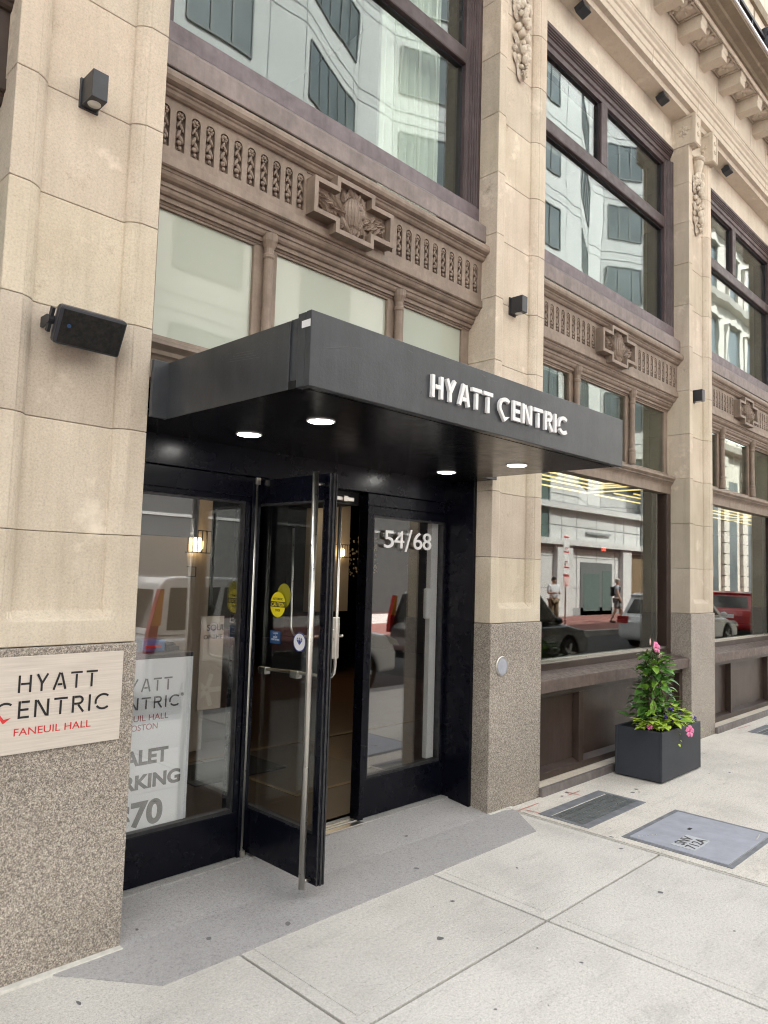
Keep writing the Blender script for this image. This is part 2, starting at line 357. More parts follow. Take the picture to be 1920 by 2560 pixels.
# stencil stroke letters of the hotel's wordmark, unit height
def arc(cx, cy, r, a0, a1, n=14, ry=None): return [(cx + r * math.cos(R(a0 + (a1 - a0) * i / n)), cy + (ry or r) * math.sin(R(a0 + (a1 - a0) * i / n))) for i in range(n + 1)]
def glyphs(t):
    h = t / 2; g = t * .55
    return {
     'H': (.78, [[(h, 0), (h, 1)], [(.78 - h, 0), (.78 - h, 1)], [(t + g * .5, .5), (.78 - t - .002, .5)]]),
     'Y': (.78, [[(.02 + h, 1), (.39 - h * .3, .47)], [(.78 - h, 1), (.36, .42), (.36, 0)]]),
     'A': (.86, [[(h, 0), (.43 - h * .2, 1)], [(.45 + h, .98), (.86 - h, 0)], [(.30, .30), (.58, .30)]]),
     'T': (.74, [[(0, 1 - h), (.74, 1 - h)], [(.37, 1 - t - g * .6), (.37, 0)]]),
     'C': (.86, [arc(.47, .5, .5 - h, 48, 195, 20), arc(.47, .5, .5 - h, 215, 312, 12)]),
     'Q': (.86, [arc(.47, .5, .5 - h, 48, 205, 20)]),       # first C: its foot is the small chevron below
     'E': (.58, [[(h, 0), (h, 1)], [(t + g * .4, 1 - h), (.58, 1 - h)], [(t + .002, .5), (.53, .5)], [(t + .002, h), (.58, h)]]),
     'N': (.78, [[(h, 0), (h, 1)], [(t + g * .3, 1 - h * .6), (.78 - t - .01, h * .6)], [(.78 - h, 0), (.78 - h, 1)]]),
     'R': (.68, [[(h, 0), (h, 1)], [(t + g * .3, 1 - h), (.38, 1 - h)] + arc(.38, .73, .27 - h, 80, -80, 10) + [(.38, .46 + h), (t + .01, .46 + h)], [(.36, .44), (.66, 0)]]),
     'I': (t, [[(h, 0), (h, 1)]]),
    }
CHEV = [(.16, .26), (.30, -.02), (.43, -.17), (.57, -.02), (.70, .10)]
def stroke(mb, pts, t, mtx, d):
    n = len(pts); L = []; Rr = []
    for i, p in enumerate(pts):
        a = Vector(pts[max(i - 1, 0)]); b = Vector(pts[min(i + 1, n - 1)]); tn = (b - a).normalized(); nr = Vector((-tn.y, tn.x))
        if 0 < i < n - 1:
            d1 = (Vector(p) - Vector(pts[i - 1])).normalized(); c = max(.5, abs(tn.dot(d1)))
            nr = nr / c
        L.append((p[0] + nr.x * t / 2, p[1] + nr.y * t / 2)); Rr.append((p[0] - nr.x * t / 2, p[1] - nr.y * t / 2))
    vs = []
    for z in (0, d): vs += [(q[0], q[1], z) for q in L] + [(q[0], q[1], z) for q in Rr]
    fs = []
    for i in range(n - 1):
        fs += [(i, i + 1, n + i + 1, n + i), (2 * n + i, 3 * n + i, 3 * n + i + 1, 2 * n + i + 1), (i, 2 * n + i, 2 * n + i + 1, i + 1), (n + i, n + i + 1, 3 * n + i + 1, 3 * n + i)]
    fs += [(0, n, 3 * n, 2 * n), (n - 1, 3 * n - 1, 4 * n - 1, 2 * n - 1)]
    mb.add(vs, fs, mtx)
def word(mb, s, mtx, height, width, t, depth, gap=.2, heart=None):
    """lettering of given overall width; heart: MB that receives the chevron of the first C"""
    G = glyphs(t); tot = sum(G[c][0] for c in s) + gap * (len(s) - 1); k = width / tot; x = 0; i = 0
    S = Matrix.Diagonal((k, height, 1, 1))
    for c in s:
        for st in G[c][1]:
            stroke(mb, [((x + p[0]) * k, p[1] * height) for p in st], t * min(k, height), mtx, depth + .00035 * (i % 4)); i += 1
        if c == 'Q' and heart is not None:
            pts = [((x + .05) * k, .30 * height), ((x + .40) * k, -.20 * height), ((x + .78) * k, .10 * height), ((x + .42) * k, .04 * height), ((x + .20) * k, .36 * height)]
            n = len(pts); heart.add([(p[0], p[1], z) for z in (0, depth) for p in pts], [tuple(range(n))[::-1], tuple(range(n, 2 * n))] + [(a, (a + 1) % n, n + (a + 1) % n, n + a) for a in range(n)], mtx)
        x += G[c][0] + gap

# ------------------------------------------------------------------ ground
def slab(mb, me, x0, x1, y0, y1, e=.06, g=.0065, z=0):
    x0 += g; x1 -= g; y0 += g; y1 -= g
    mb.box(x0 + e, x1 - e, y0 + e, y1 - e, -.05, z)
    for a in ((x0, x1, y0, y0 + e), (x0, x1, y1 - e, y1), (x0, x0 + e, y0 + e, y1 - e), (x1 - e, x1, y0 + e, y1 - e)): me.box(*a, -.05, z - .002)
mb = MB(); mb.add([(-300, -3.45, -.02), (300, -3.45, -.02), (300, 1, -.02), (-300, 1, -.02)], [(0, 1, 2, 3)])
struct(mb.build('pavement_base', 'joint'))
mb = MB(); me_ = MB(); XS = [-3.1, -1.85, -.6, .65, 1.899, 3.125, 4.344]; YS = [-3.2, -2.15, -1.096, -.02]
for i in range(len(XS) - 1):
    for j in range(len(YS) - 1):
        b0, e0 = len(mb.v), len(me_.v); tq = random.uniform(.93, 1.05); slab(mb, me_, XS[i], XS[i + 1], YS[j], YS[j + 1])
        for q in range(b0, len(mb.v)): mb.t[q] = (tq, tq * .995, tq * .985)
        for q in range(e0, len(me_.v)): me_.t[q] = (tq * .97, tq * .965, tq * .95)
struct(mb.build('pavement', 'pave', bevel=.002)); struct(me_.build('pavement_edges', 'pave_edge', bevel=.003))
mb = MB(); xs = [4.366, 5.9, 7.4, 8.9, 10.4, 11.9, 14, 17, 20, 25, 30, 40]
mb.box(4.371, 60, -3.2, -.02, -.05, 0); struct(mb.build('old_pavement', 'pave_old', bevel=.002))
mb = MB(); mb.box(4.3505, 4.3575, -3.2, -.06, -.05, -.002); struct(mb.build('expansion_joint_strip', 'caulk'))
mb = MB(); mb.box(-60, 60, -3.45, -3.2, -.2, .0); struct(mb.build('kerb', 'kerb', bevel=.02))
mb = MB(); mb.add([(-300, -30, -.13), (300, -30, -.13), (300, -3.45, -.13), (-300, -3.45, -.13)], [(0, 1, 2, 3)]); struct(mb.build('road', 'asphalt'))
mb = MB(); mb.box(-60, 90, -7.62, -7.42, -.2, .03); struct(mb.build('far_kerb', 'kerb', bevel=.02))
mb = MB(); mb.box(-60, 90, -12.4, -7.62, -.2, .026); struct(mb.build('far_pavement', 'brick'))
# grey ramped pad in front of the doors
mb = MB()
P = [(1.262, -.03), (1.548, -.395), (4.112, -.405), (4.362, -.078), (4.28, -.03)]
mb.add([(p[0], p[1], .0045) for p in P] + [(p[0], p[1], -.02) for p in P], [(0, 1, 2, 3, 4)] + [(i, (i + 1) % 5, 5 + (i + 1) % 5, 5 + i) for i in range(5)])
mb.add([(1.30, -.0301, .0045), (4.28, -.0301, .0045), (4.28, .31, .044), (1.30, .31, .044)], [(0, 1, 2, 3)])
struct(mb.build('entrance_pad', 'pad'))
mb = MB(); mb.box(1.50, 4.2, .306, .46, -.02, .052); struct(mb.build('door_threshold_stone', 'kerb', bevel=.004))
mb = MB(); mb.box(-.5, 1.56, -.045, -.012, -.01, .009); mb.box(4.14, 4.40, -.035, -.012, -.01, .007); struct(mb.build('caulk_strip', 'caulk', bevel=.003))
# worn gum spots and red spray marks
mb = MB()
spots = [(1.866, -.21), (1.669, .05), (1.269, -.29), (4.39, -.767), (3.828, -1.327), (2.618, -.873), (4.247, -.904), (4.9, -.12), (5.0, -.10), (5.4, -.42), (5.45, -.45), (5.5, -.4), (6.6, -.7), (7.0, -.62), (7.2, -.9), (6.2, -.8), (7.6, -.5), (2.2, -.33), (3.1, -.3), (3.4, .05), (2.9, -1.4)]
for k in range(34): spots.append((random.uniform(4.5, 9.5), random.uniform(-1.6, -.1)))
for k in range(16): spots.append((random.uniform(1.5, 5.2), random.uniform(-2.2, -.45)))
for i, (x, y) in enumerate(spots):
    r = random.uniform(.004, .013) if i > 20 else random.uniform(.010, .019)
    inpad = -.40 < y < -.03 and 1.5 < x < 4.15
    z = .0062 if inpad else .0016
    if y > -.03: z = .0062 + (y + .03) * .117
    sq = random.uniform(.45, .9); ro = random.uniform(0, 3.1); pp = [(r * random.uniform(.7, 1.25) * math.cos(k * .785), r * sq * random.uniform(.7, 1.25) * math.sin(k * .785)) for k in range(8)]
    mb.add([(x + a * math.cos(ro) - b * math.sin(ro), y + a * math.sin(ro) + b * math.cos(ro), z) for a, b in pp], [tuple(range(8))])
struct(mb.build('gum_spots', 'gum'), 'stuff')
mb = MB()
for (x0, y0, x1, y1) in ((4.37, -.10, 4.62, -.10), (4.42, -.13, 4.45, -.34), (5.02, -.08, 5.02, -.2), (4.95, -.14, 5.12, -.14), (8.6, -.09, 8.95, -.11)):
    d = Vector((x1 - x0, y1 - y0)).normalized() * .006; mb.add([(x0 - d.y, y0 + d.x, .003), (x0 + d.y, y0 - d.x, .003), (x1 + d.y, y1 - d.x, .003), (x1 - d.y, y1 + d.x, .003)], [(0, 1, 2, 3)])
struct(mb.build('spray_marks', 'redpaint'), 'stuff')
# pavement hatch and vent grates
t = thing('pavement_hatch', 'grey steel utility hatch set in the pavement with a white numbered plate', 'hatch', (4.84, -1.15, 0))
mb = MB(); X0, X1, Y0, Y1 = 4.44, 5.24, -1.47, -.81; e = .03
for a in ((X0, X1, Y0, Y0 + e), (X0, X1, Y1 - e, Y1), (X0, X0 + e, Y0 + e, Y1 - e), (X1 - e, X1, Y0 + e, Y1 - e)): mb.box(*a, -.04, .004)
mb.build('frame', 'hatchrim', t, bevel=.002)
mb = MB(); mb.box(X0 + e + .004, X1 - e - .004, Y0 + e + .004, Y1 - e - .004, -.04, .006); mb.build('lid', 'hatch', t, bevel=.002)
mb = MB(); mb.box(4.885, 4.925, -1.055, -1.035, .005, .0075); mb.build('lift_slot', 'blackmat', t)
mb = MB()
for k in range(6): mb.ball((X0 + .08 + .022 * k, Y1 - .075 - .012 * k, .006), (.006, .006, .003)); mb.ball((X1 - .10 - .02 * k, Y0 + .08 - .003 * k, .006), (.006, .006, .003))
struct(mb.build('rivet', 'steel', t, smooth=True), 'stuff')
mb = MB(); mb.box(4.535, 4.775, -1.225, -1.08, .0055, .009); pl = mb.build('number_plate', 'platewhite', t)
GR = lambda x, y: Matrix(((1, 0, 0, x), (0, 1, 0, y), (0, 0, 1, .0105), (0, 0, 0, 1)))
tobj('plate_text', joinmesh([text('SNV', .088, GR(4.568, -1.142), .165, .0004), text('712A', .088, GR(4.550, -1.215), .205, .0004)]).build('plate_text', 'greyink').data.copy(), 'greyink', pl)
bpy.data.objects.remove(bpy.data.objects['plate_text']) if 'plate_text.001' in bpy.data.objects else None
pl.children[0].name = 'plate_text'
def grate(x0, x1, y0, y1, label):
    t = thing('vent_grate', label, 'grate', (x0, y0, 0), 'vent grates in the pavement')
    mb = MB(); e = .035
    for a in ((x0, x1, y0, y0 + .06), (x0, x1, y1 - .075, y1), (x0, x0 + e, y0 + .06, y1 - .075), (x1 - e, x1, y0 + .06, y1 - .075)): mb.box(*a, -.04, .004)
    mb.build('frame', 'hatchrim', t, bevel=.002)
    mb = MB(); y = y0 + .063
    while y < y1 - .095: mb.box(x0 + e, x1 - e, y, y + .0112, -.03, .003); y += .0125
    mb.build('slats', 'grate', t)
    mb = MB()
    for k in range(1, 4): yy = y0 + .06 + (y1 - y0 - .135) * k / 4; mb.box(x0 + e, x1 - e, yy - .002, yy + .002, -.03, .0042)
    mb.build('cross_bar', 'steel', t)
    mb = MB(); mb.box(x0 + .01, x1 - .01, y0 + .01, y1 - .01, -.05, -.012); mb.build('pit', 'grateback', t)
grate(4.415, 5.240, -.600, -.225, 'steel vent grate in the pavement beside the grey entrance pad, near the round wall buzzer')
grate(8.52, 9.12, -.60, -.215, 'steel vent grate in the pavement far right, beyond the planter')

# ------------------------------------------------------------------ the hotel
H = thing('hotel_building', 'limestone hotel with brown iron window bays, granite pier bases and carved cornice', 'building', (2.85, .2, 0))
PIERS = [(.922, 1.558), (4.14, 4.764), (7.545, 8.155), (10.94, 11.56)]
BAYS = [(-1.9, .922), (1.558, 4.14), (4.764, 7.545), (8.155, 10.94)]
ZJ = [1.264, 1.721, 2.182, 2.648, 3.112, 3.569, 4.035, 4.49, 4.94, 5.39, 5.82, 6.232]
OG = [(.084, 0), (.088, .005), (.100, .009), (.114, .018), (.126, .030), (.134, .040), (.1365, .054)]
def pierprof(x0, x1, k=1.0):
    return [(x0, .5), (x0, 0)] + [(x0 + a, b * k) for a, b in OG] + [(x1 - a, b * k) for a, b in OG[::-1]] + [(x1, 0), (x1, .5)]
def fruit(mb, c, r, rnd): mb.ball(c, r, 10, 8)
def festoon(x, parent):
    mb = MB(); rnd = random.Random(3)
    mb.lathe([(.045, 0), (.075, .02), (.06, .05), (.04, .06)], (x, .02, 6.17), 14)
    mb.lathe([(.030, 0), (.040, .05), (.050, .10), (.062, .14), (.048, .17)], (x, .025, 6.01), 14)
    for k in range(9):
        a = k / 8 * 2 - 1; mb.ellip((x + a * .075, .01 - .02 * (1 - a * a), 6.0 - .01 * abs(a)), (.014, .016, .05), -a * .5)
    def cl(zc, zh, wd, n, r0, r1):
        for k in range(n):
            z = zc + rnd.uniform(-1, 1) * zh; ww = wd * math.sqrt(max(.05, 1 - ((z - zc) / (zh * 1.15)) ** 2)); a = rnd.uniform(-1, 1); r = rnd.uniform(r0, r1)
            mb.ball((x + a * ww, .035 - .05 * (1 - a * a) - rnd.random() * .012, z), (r, r * .9, r * rnd.uniform(.85, 1.25)), 9, 7)
        for k in range(n // 2):
            a = rnd.choice((-1, 1)); z = zc + rnd.uniform(-1, .9) * zh; carved_leaf(mb, (x + a * wd * rnd.uniform(.75, 1.2), .035, z), .08, .034, .022, a * rnd.uniform(.3, 1.2))
    cl(5.87, .13, .075, 34, .016, .034); mb.ellip((x, -.01, 5.80), (.045, .03, .03)); cl(5.58, .10, .062, 26, .014, .030)
    mb.lathe([(.022, 0), (.034, .03), (.030, .07)], (x, .03, 5.69), 12); cl(5.44, .055, .035, 16, .010, .018); cl(5.38, .03, .022, 10, .008, .013)
    return mb.build('festoon', 'carve', parent, smooth=True)
def carved_leaf(mb, c, L, W, Hh, rot):
    mt = Matrix.Translation(c) @ Matrix.Rotation(rot, 4, 'Y'); vs = []
    for t_, w_, h_ in ((-.5, .12, .2), (-.25, .75, .75), (.0, 1.0, 1.0), (.25, .7, .95), (.5, .04, .55)):
        vs += [(-W * .5 * w_, .006, L * t_), (-W * .22 * w_, -Hh * h_ * .75, L * t_), (0, -Hh * h_ * .45, L * t_), (W * .22 * w_, -Hh * h_ * .75, L * t_), (W * .5 * w_, .006, L * t_)]
    mb.add(vs, [(5 * a + b, 5 * a + b + 1, 5 * a + b + 6, 5 * a + b + 5) for a in range(4) for b in range(4)], mt)
def rosette(mb, c, s, ax):
    """four-petal carved square; ax: unit u, v, n"""
    u, v, n = [Vector(a) for a in ax]; c = Vector(c)
    def pt(a, b, d): return tuple(c + u * a + v * b + n * d)
    for q in range(4):
        mb_m = Matrix((( (u).x, v.x, n.x, c.x), (u.y, v.y, n.y, c.y), (u.z, v.z, n.z, c.z), (0, 0, 0, 1)))
        a = q * math.pi / 2 + math.pi / 4
        for da, l, ww in ((0, .60, .16), (.38, .42, .09), (-.38, .42, .09)):
            mb.ball((0, 0, 0), (l * s * .5, ww * s, .10 * s + .006), 8, 6, mb_m @ Matrix.Rotation(a + da, 4, 'Z') @ Matrix.Translation((l * s * .55, 0, 0)))
        mb.ball((0, 0, 0), (.20 * s, .07 * s, .08 * s + .005), 8, 6, mb_m @ Matrix.Rotation(q * math.pi / 2, 4, 'Z') @ Matrix.Translation((.55 * s, 0, 0)))
    mb.ball((0, 0, 0), (.17 * s, .17 * s, .13 * s + .008), 8, 6, Matrix(((u.x, v.x, n.x, c.x), (u.y, v.y, n.y, c.y), (u.z, v.z, n.z, c.z), (0, 0, 0, 1))))
def framering(mb, c, a, b, e, d, ax):
    u, v, n = [Vector(q) for q in ax]; mt = Matrix(((u.x, v.x, n.x, c[0]), (u.y, v.y, n.y, c[1]), (u.z, v.z, n.z, c[2]), (0, 0, 0, 1)))
    for q in ((-a, a, -b, -b + e), (-a, a, b - e, b), (-a, -a + e, -b + e, b - e), (a - e, a, -b + e, b - e)): mb.box(*q, -.002, d, mt)
for pi, (x0, x1) in enumerate(PIERS):
    mb = MB(); rnd = random.Random(pi + 5)
    for k in range(len(ZJ) - 1):
        za, zb = ZJ[k] + .0014, ZJ[k + 1] - .0014; tone = rnd.uniform(.86, 1.05); tn = (tone, tone * rnd.uniform(.985, 1.01), tone * rnd.uniform(.975, 1.02)); s0 = len(mb.v)
        if k == 0:
            lv = [(za, 0), (1.362, 0), (1.402, 1), (zb, 1)]
        else: lv = [(za, 1), (zb, 1)]
        pr = [pierprof(x0, x1, q) for _, q in lv]; n = len(pr[0])
        vs = []; fs = []
        for (z, _), p in zip(lv, pr): vs += [(a, b, z) for a, b in p]
        for j in range(len(lv) - 1): fs += [(j * n + i, j * n + (i + 1) % n, (j + 1) * n + (i + 1) % n, (j + 1) * n + i) for i in range(n)]
        fs += [tuple(range(n))[::-1], tuple((len(lv) - 1) * n + i for i in range(n))]
        mb.add(vs, fs)
        for i in range(s0, len(mb.v)): mb.t[i] = tn
    pier = mb.build('pier', 'stone', H)
    if pi < 3:
        b = pier.modifiers.new('bevel', 'BEVEL'); b.width = .0035; b.segments = 1; b.limit_method = 'ANGLE'; b.angle_limit = R(50)
    mb = MB(); mb.box(x0 + .012, x1 - .012, .066, .48, 1.26, 6.23); mb.build('mortar', 'stone_dark', pier)
    mb = MB(); mb.box(x0 - .006, x1 + .006, -.012, .5, -.05, 1.262); mb.build('granite_base', 'granite', pier, bevel=.006)
    if pi in (1, 2, 3): festoon((x0 + x1) / 2 + .0, pier)
    if pi > 0:
        for xa, xb in ((x0, x0 + .135), (x1 - .135, x1)):
            mb = MB(); mb.box(xa, xb, -.07, .19, 6.236, 6.57)
            xc = (xa + xb) / 2
            framering(mb, (xa, .06, 6.40), .13, .165, .03, .008, ((0, 1, 0), (0, 0, 1), (-1, 0, 0))); rosette(mb, (xa, .06, 6.40), .10, ((0, 1, 0), (0, 0, 1), (-1, 0, 0)))
            framering(mb, (xc, -.07, 6.40), .0675, .165, .016, .008, ((1, 0, 0), (0, 0, 1), (0, -1, 0))); rosette(mb, (xc, -.07, 6.45), .045, ((1, 0, 0), (0, 0, 1), (0, -1, 0))); rosette(mb, (xc, -.07, 6.35), .045, ((1, 0, 0), (0, 0, 1), (0, -1, 0)))
            framering(mb, (xc, .06, 6.236), .0675, .13, .016, .008, ((1, 0, 0), (0, 1, 0), (0, 0, -1))); rosette(mb, (xc, .01, 6.236), .045, ((1, 0, 0), (0, 1, 0), (0, 0, -1))); rosette(mb, (xc, .11, 6.236), .045, ((1, 0, 0), (0, 1, 0), (0, 0, -1)))
            mb.build('console_block', 'carve', pier)
        mb = MB(); mb.box(x0 + .135, x1 - .135, .055, .5, 6.236, 6.57); mb.build('block_infill', 'carve', pier)
# entablature swept along the whole front
EX0, EX1 = -1.9, 16
ENT = [(.18, 6.245), (.18, 6.555), (.01, 6.555), (.0, 6.60), (-.045, 6.605), (-.045, 6.665), (-.055, 6.672), (-.055, 6.735), (-.07, 6.745), (-.075, 6.775), (-.095, 6.795), (-.10, 6.815), (-.105, 6.82), (-.105, 6.835),
       (-.115, 6.84), (-.12, 6.86), (-.12, 7.19), (-.372, 7.19), (-.372, 7.165), (-.385, 7.165), (-.395, 7.20)]
mb = MB(); mb.sweep(ENT, EX0, EX1); cor = mb.build('cornice', 'carve', H)
mb = MB(); mb.sweep([(-.395, 7.20), (-.42, 7.195), (-.44, 7.215), (-.50, 7.225), (-.515, 7.243), (-.60, 7.25), (-.605, 7.275), (-.605, 7.33), (-.5, 7.36), (.2, 7.40)], EX0, EX1); mb.build('cornice_crown', 'soffit_stone', cor)
mb = MB(); mb.box(EX0, EX1, -.625, -.607, 7.272, 7.30); mb.build('drip_edge', 'white', cor)
for k in range(-4, 9):
    xa = 6.97 + .55 * k; mb = MB()
    mb.prism([(-.10, 7.035), (-.355, 7.035), (-.355, 7.10), (-.365, 7.115), (-.365, 7.188), (-.10, 7.188)], 'x', xa, xa + .14); mb.build('modillion', 'carve', cor, bevel=.006)
for k in range(-4, 9):
    xa = 6.97 + .55 * k; mb = MB()
    cx = xa + .345; framering(mb, (cx, -.245, 7.19), .19, .115, .014, .018, ((1, 0, 0), (0, 1, 0), (0, 0, -1)))
    rosette(mb, (cx, -.245, 7.183), .19, ((1, 0, 0), (0, 1, 0), (0, 0, -1))); mb.build('soffit_carving', 'carve', cor, smooth=True)
# faint cracks between the cornice stones
mb = MB()
for k in range(-4, 9):
    x = 6.97 + .55 * k - .06; mb.box(x, x + .004, -.1215, -.119, 6.87, 7.06)
    if k % 2: mb.box(x + .2, x + .204, -.0465, -.044, 6.607, 6.664); mb.box(x + .2, x + .2035, -.0565, -.054, 6.674, 6.734)
struct(mb.build('mortar_joint', 'stone_dark', cor), 'stuff')
mb = MB(); mb.box(EX0, EX1, .1, .6, 7.42, 12.5); mb.build('upper_wall', 'carve', H)
mb = MB()
for k in range(9):
    x = 2.0 + 1.6 * k; mb.box(x - .02, x + .02, .095, .11, 7.42, 12.5)
mb.box(EX0, EX1, .06, .11, 9.3, 9.45); mb.build('upper_wall_moulding', 'soffit_stone', H)
mb = MB()
for z in (7.36, 7.50): mb.box(EX0, EX1, -.57, -.53, z, z + .035)
for k in range(40): x = 1 + .4 * k; mb.box(x, x + .03, -.565, -.535, 7.34, 7.50)
rl = mb.build('roof_rail', 'rail', H)
for k in range(4):
    x = 6.2 + 2.1 * k; mb = MB(); mb.lathe([(.04, 0), (.10, .05), (.12, .13), (.07, .20), (.06, .24), (.09, .28), (.03, .33)], (x, -.55, 7.36), 14); mb.ball((x - .03, -.62, 7.58), (.05, .06, .06)); mb.build('rail_ornament', 'rail', rl, smooth=True)
for q in ((-60, -1.9), (11.56, 70)): mb = MB(); mb.box(*q, -.01, .6, -.05, 12.5); mb.build('side_wall_sun_block', 'carve', H)  # unseen walls, left one stretched to keep the sun off the near pavement
mb = MB(); mb.box(-4.9, 16, .55, 12, 6.9, 7.60); mb.build('roof_slab', 'roompale', H)

# window bays
def archcell(mb, xc, wd, z0, z1, yf, depth, hw=.0255, zb=3.603, zs=3.783):
    hh = wd / 2; angs = [180, 160, 140, None, 110, 90, 70, None, 40, 20, 0]; tc = math.degrees(math.atan2(z1 - zs, hh)); angs[3] = 180 - tc; angs[7] = tc
    inn = [(xc - hw, zb)] + [(xc + hw * math.cos(R(a)), zs + hw * math.sin(R(a))) for a in angs] + [(xc + hw, zb)]
    out = [(xc - hh, z0)]
    for a in angs:
        c, s_ = math.cos(R(a)), math.sin(R(a)); k = min(hh / abs(c) if abs(c) > 1e-6 else 9, (z1 - zs) / s_ if s_ > 1e-6 else 9); out.append((xc + k * c, zs + k * s_))
    out.append((xc + hh, z0)); n = len(inn)
    vs = [(p[0], yf, p[1]) for p in out] + [(p[0], yf, p[1]) for p in inn] + [(p[0], yf + depth, p[1]) for p in inn]
    fs = [(i, (i + 1) % n, n + (i + 1) % n, n + i) for i in range(n)] + [(n + i, n + (i + 1) % n, 2 * n + (i + 1) % n, 2 * n + i) for i in range(n)] + [tuple(2 * n + i for i in range(n))]
    mb.add(vs, fs)
def niche_flower(mb, xc, y):
    for a in range(6): mb.ball((xc + .013 * math.cos(a * 1.047), y, 3.783 + .013 * math.sin(a * 1.047)), (.009, .009, .009), 7, 5)
    mb.ball((xc, y - .006, 3.783), (.008, .010, .008), 7, 5)
    mb.ellip((xc - .006, y + .001, 3.745), (.0075, .010, .026), .45, 7, 5); mb.ellip((xc + .008, y + .001, 3.728), (.0085, .012, .026), -.5, 7, 5)
    mb.ellip((xc - .007, y, 3.692), (.010, .012, .028), .4, 7, 5); mb.ellip((xc + .008, y + .001, 3.668), (.011, .013, .026), -.5, 7, 5)
    mb.ball((xc - .002, y, 3.648), (.016, .012, .013), 7, 5); mb.ball((xc + .003, y, 3.622), (.010, .011, .012), 7, 5)
def plus(cx, cz, a, b, c, d): # arm half-length a, arm half-height b, centre half-width c, half-height d
    return [(cx - a, cz - b), (cx - c, cz - b), (cx - c, cz - d), (cx + c, cz - d), (cx + c, cz - b), (cx + a, cz - b), (cx + a, cz + b), (cx + c, cz + b), (cx + c, cz + d), (cx - c, cz + d), (cx - c, cz + b), (cx - a, cz + b)]
def medallion(cx, cz, parent):
    mb = MB(); o = plus(cx, cz, .318, .105, .153, .168); i = plus(cx, cz, .290, .077, .125, .140); n = 12; yf = .055
    vs = [(p[0], yf, p[1]) for p in o] + [(p[0], yf, p[1]) for p in i] + [(p[0], yf + .05, p[1]) for p in i] + [(p[0], yf + .09, p[1]) for p in o]
    fs = [(k, (k + 1) % n, n + (k + 1) % n, n + k) for k in range(n)] + [(n + k, n + (k + 1) % n, 2 * n + (k + 1) % n, 2 * n + k) for k in range(n)] + [tuple(2 * n + k for k in range(n))] + [(k, (k + 1) % n, 3 * n + (k + 1) % n, 3 * n + k) for k in range(n)]
    mb.add(vs, fs); med = mb.build('medallion', 'brown', parent)
    mb = MB(); rnd = random.Random(11); y = yf + .045
    mb.ball((cx + .01, y, cz), (.082, .055, .104), 16, 12)
    for k in range(7): # ribs of the shield
        a = -.9 + .3 * k; mb.tube([(cx + .01 + .082 * math.sin(a) * math.cos(tt) * 1.01, y - .056 * math.cos(a) * math.cos(tt), cz + .104 * math.sin(tt)) for tt in (-1.3, -.8, -.3, .2, .7, 1.2)], .005, 5)
    mb.ball((cx + .04, y - .035, cz + .015), (.035, .025, .04), 9, 7); mb.ball((cx + .028, y - .052, cz + .03), (.016, .014, .016), 7, 6); mb.ball((cx + .05, y - .05, cz - .01), (.018, .016, .018), 7, 6)
    for k in range(110):
        a = rnd.uniform(0, 6.283); l = rnd.uniform(.8, 1.0); ex, ez = math.cos(a), math.sin(a)
        horiz = abs(ex) > abs(ez); rr = rnd.uniform(.10, .265) if horiz else rnd.uniform(.09, .115)
        px, pz = cx + ex * rr, cz + ez * rr * (.26 if horiz else 1); pz = max(min(pz, cz + .118), cz - .118)
        if abs(px - cx) > .11: pz = max(min(pz, cz + .055), cz - .055)
        carved_leaf(mb, (px, y + .004 - .022 * rnd.random(), pz), rnd.uniform(.06, .095), rnd.uniform(.026, .042), .022, rnd.uniform(-.8, .8) + (math.copysign(1.2, ex) if horiz else (0 if ez > 0 else math.pi)))
    for s in (-1, 1):
        for k in range(5): mb.ball((cx + s * (.20 + .016 * k), y - .008, cz - .02 + .012 * math.sin(k * 2)), (.013, .013, .013), 7, 5)
    mb.build('carved_flowers', 'brown', med, smooth=True) if False else None
    mb.build('carved_fruit', 'brown', parent)
SPA = [(.25, 4.262), (.165, 4.262), (.165, 4.165), (.158, 4.158)]
SPT = [(.17, 4.161), (.150, 4.150), (.100, 4.105), (.095, 4.09), (.095, 3.985), (.10, 3.98)]
LIP = [(.14, 3.965), (.105, 3.962), (.082, 3.958), (.066, 3.946), (.058, 3.928), (.058, 3.910), (.066, 3.893), (.082, 3.884), (.090, 3.882), (.092, 3.874), (.100, 3.868), (.105, 3.855), (.115, 3.845), (.128, 3.842), (.13, 3.835)]
BOT = [(.13, 3.557), (.118, 3.555), (.116, 3.507), (.122, 3.500), (.134, 3.499), (.136, 3.488), (.141, 3.486), (.147, 3.470), (.158, 3.458), (.173, 3.452), (.177, 3.451), (.178, 3.432), (.186, 3.428), (.190, 3.412), (.199, 3.401), (.211, 3.397), (.213, 3.376), (.226, 3.374), (.230, 3.364), (.236, 3.362), (.236, 3.350), (.26, 3.348)]
LEDGE = [(.26, 2.715), (.235, 2.712), (.23, 2.695), (.165, 2.672), (.152, 2.662), (.148, 2.645), (.158, 2.634), (.172, 2.620), (.175, 2.600), (.186, 2.590), (.196, 2.575), (.2, 2.555), (.2, 2.49), (.26, 2.487)]
def fluted(x0, x1, z0, z1, mb, side):
    """stepped fluted jamb between glass edge and pier, front y .165 -> .25"""
    s = [(0, .165), (.028, .165), (.034, .174), (.046, .172), (.052, .182), (.064, .180), (.070, .190), (.082, .188), (.088, .199), (.104, .199), (.112, .212), (.130, .214), (.134, .245)]
    if side > 0: pr = [(x1 - a, b) for a, b in s]
    else: pr = [(x0 + a, b) for a, b in s]
    pr = [(pr[0][0], .4)] + pr + [(pr[-1][0], .4)]
    mb.sweep(pr, z0, z1, 'z', True)
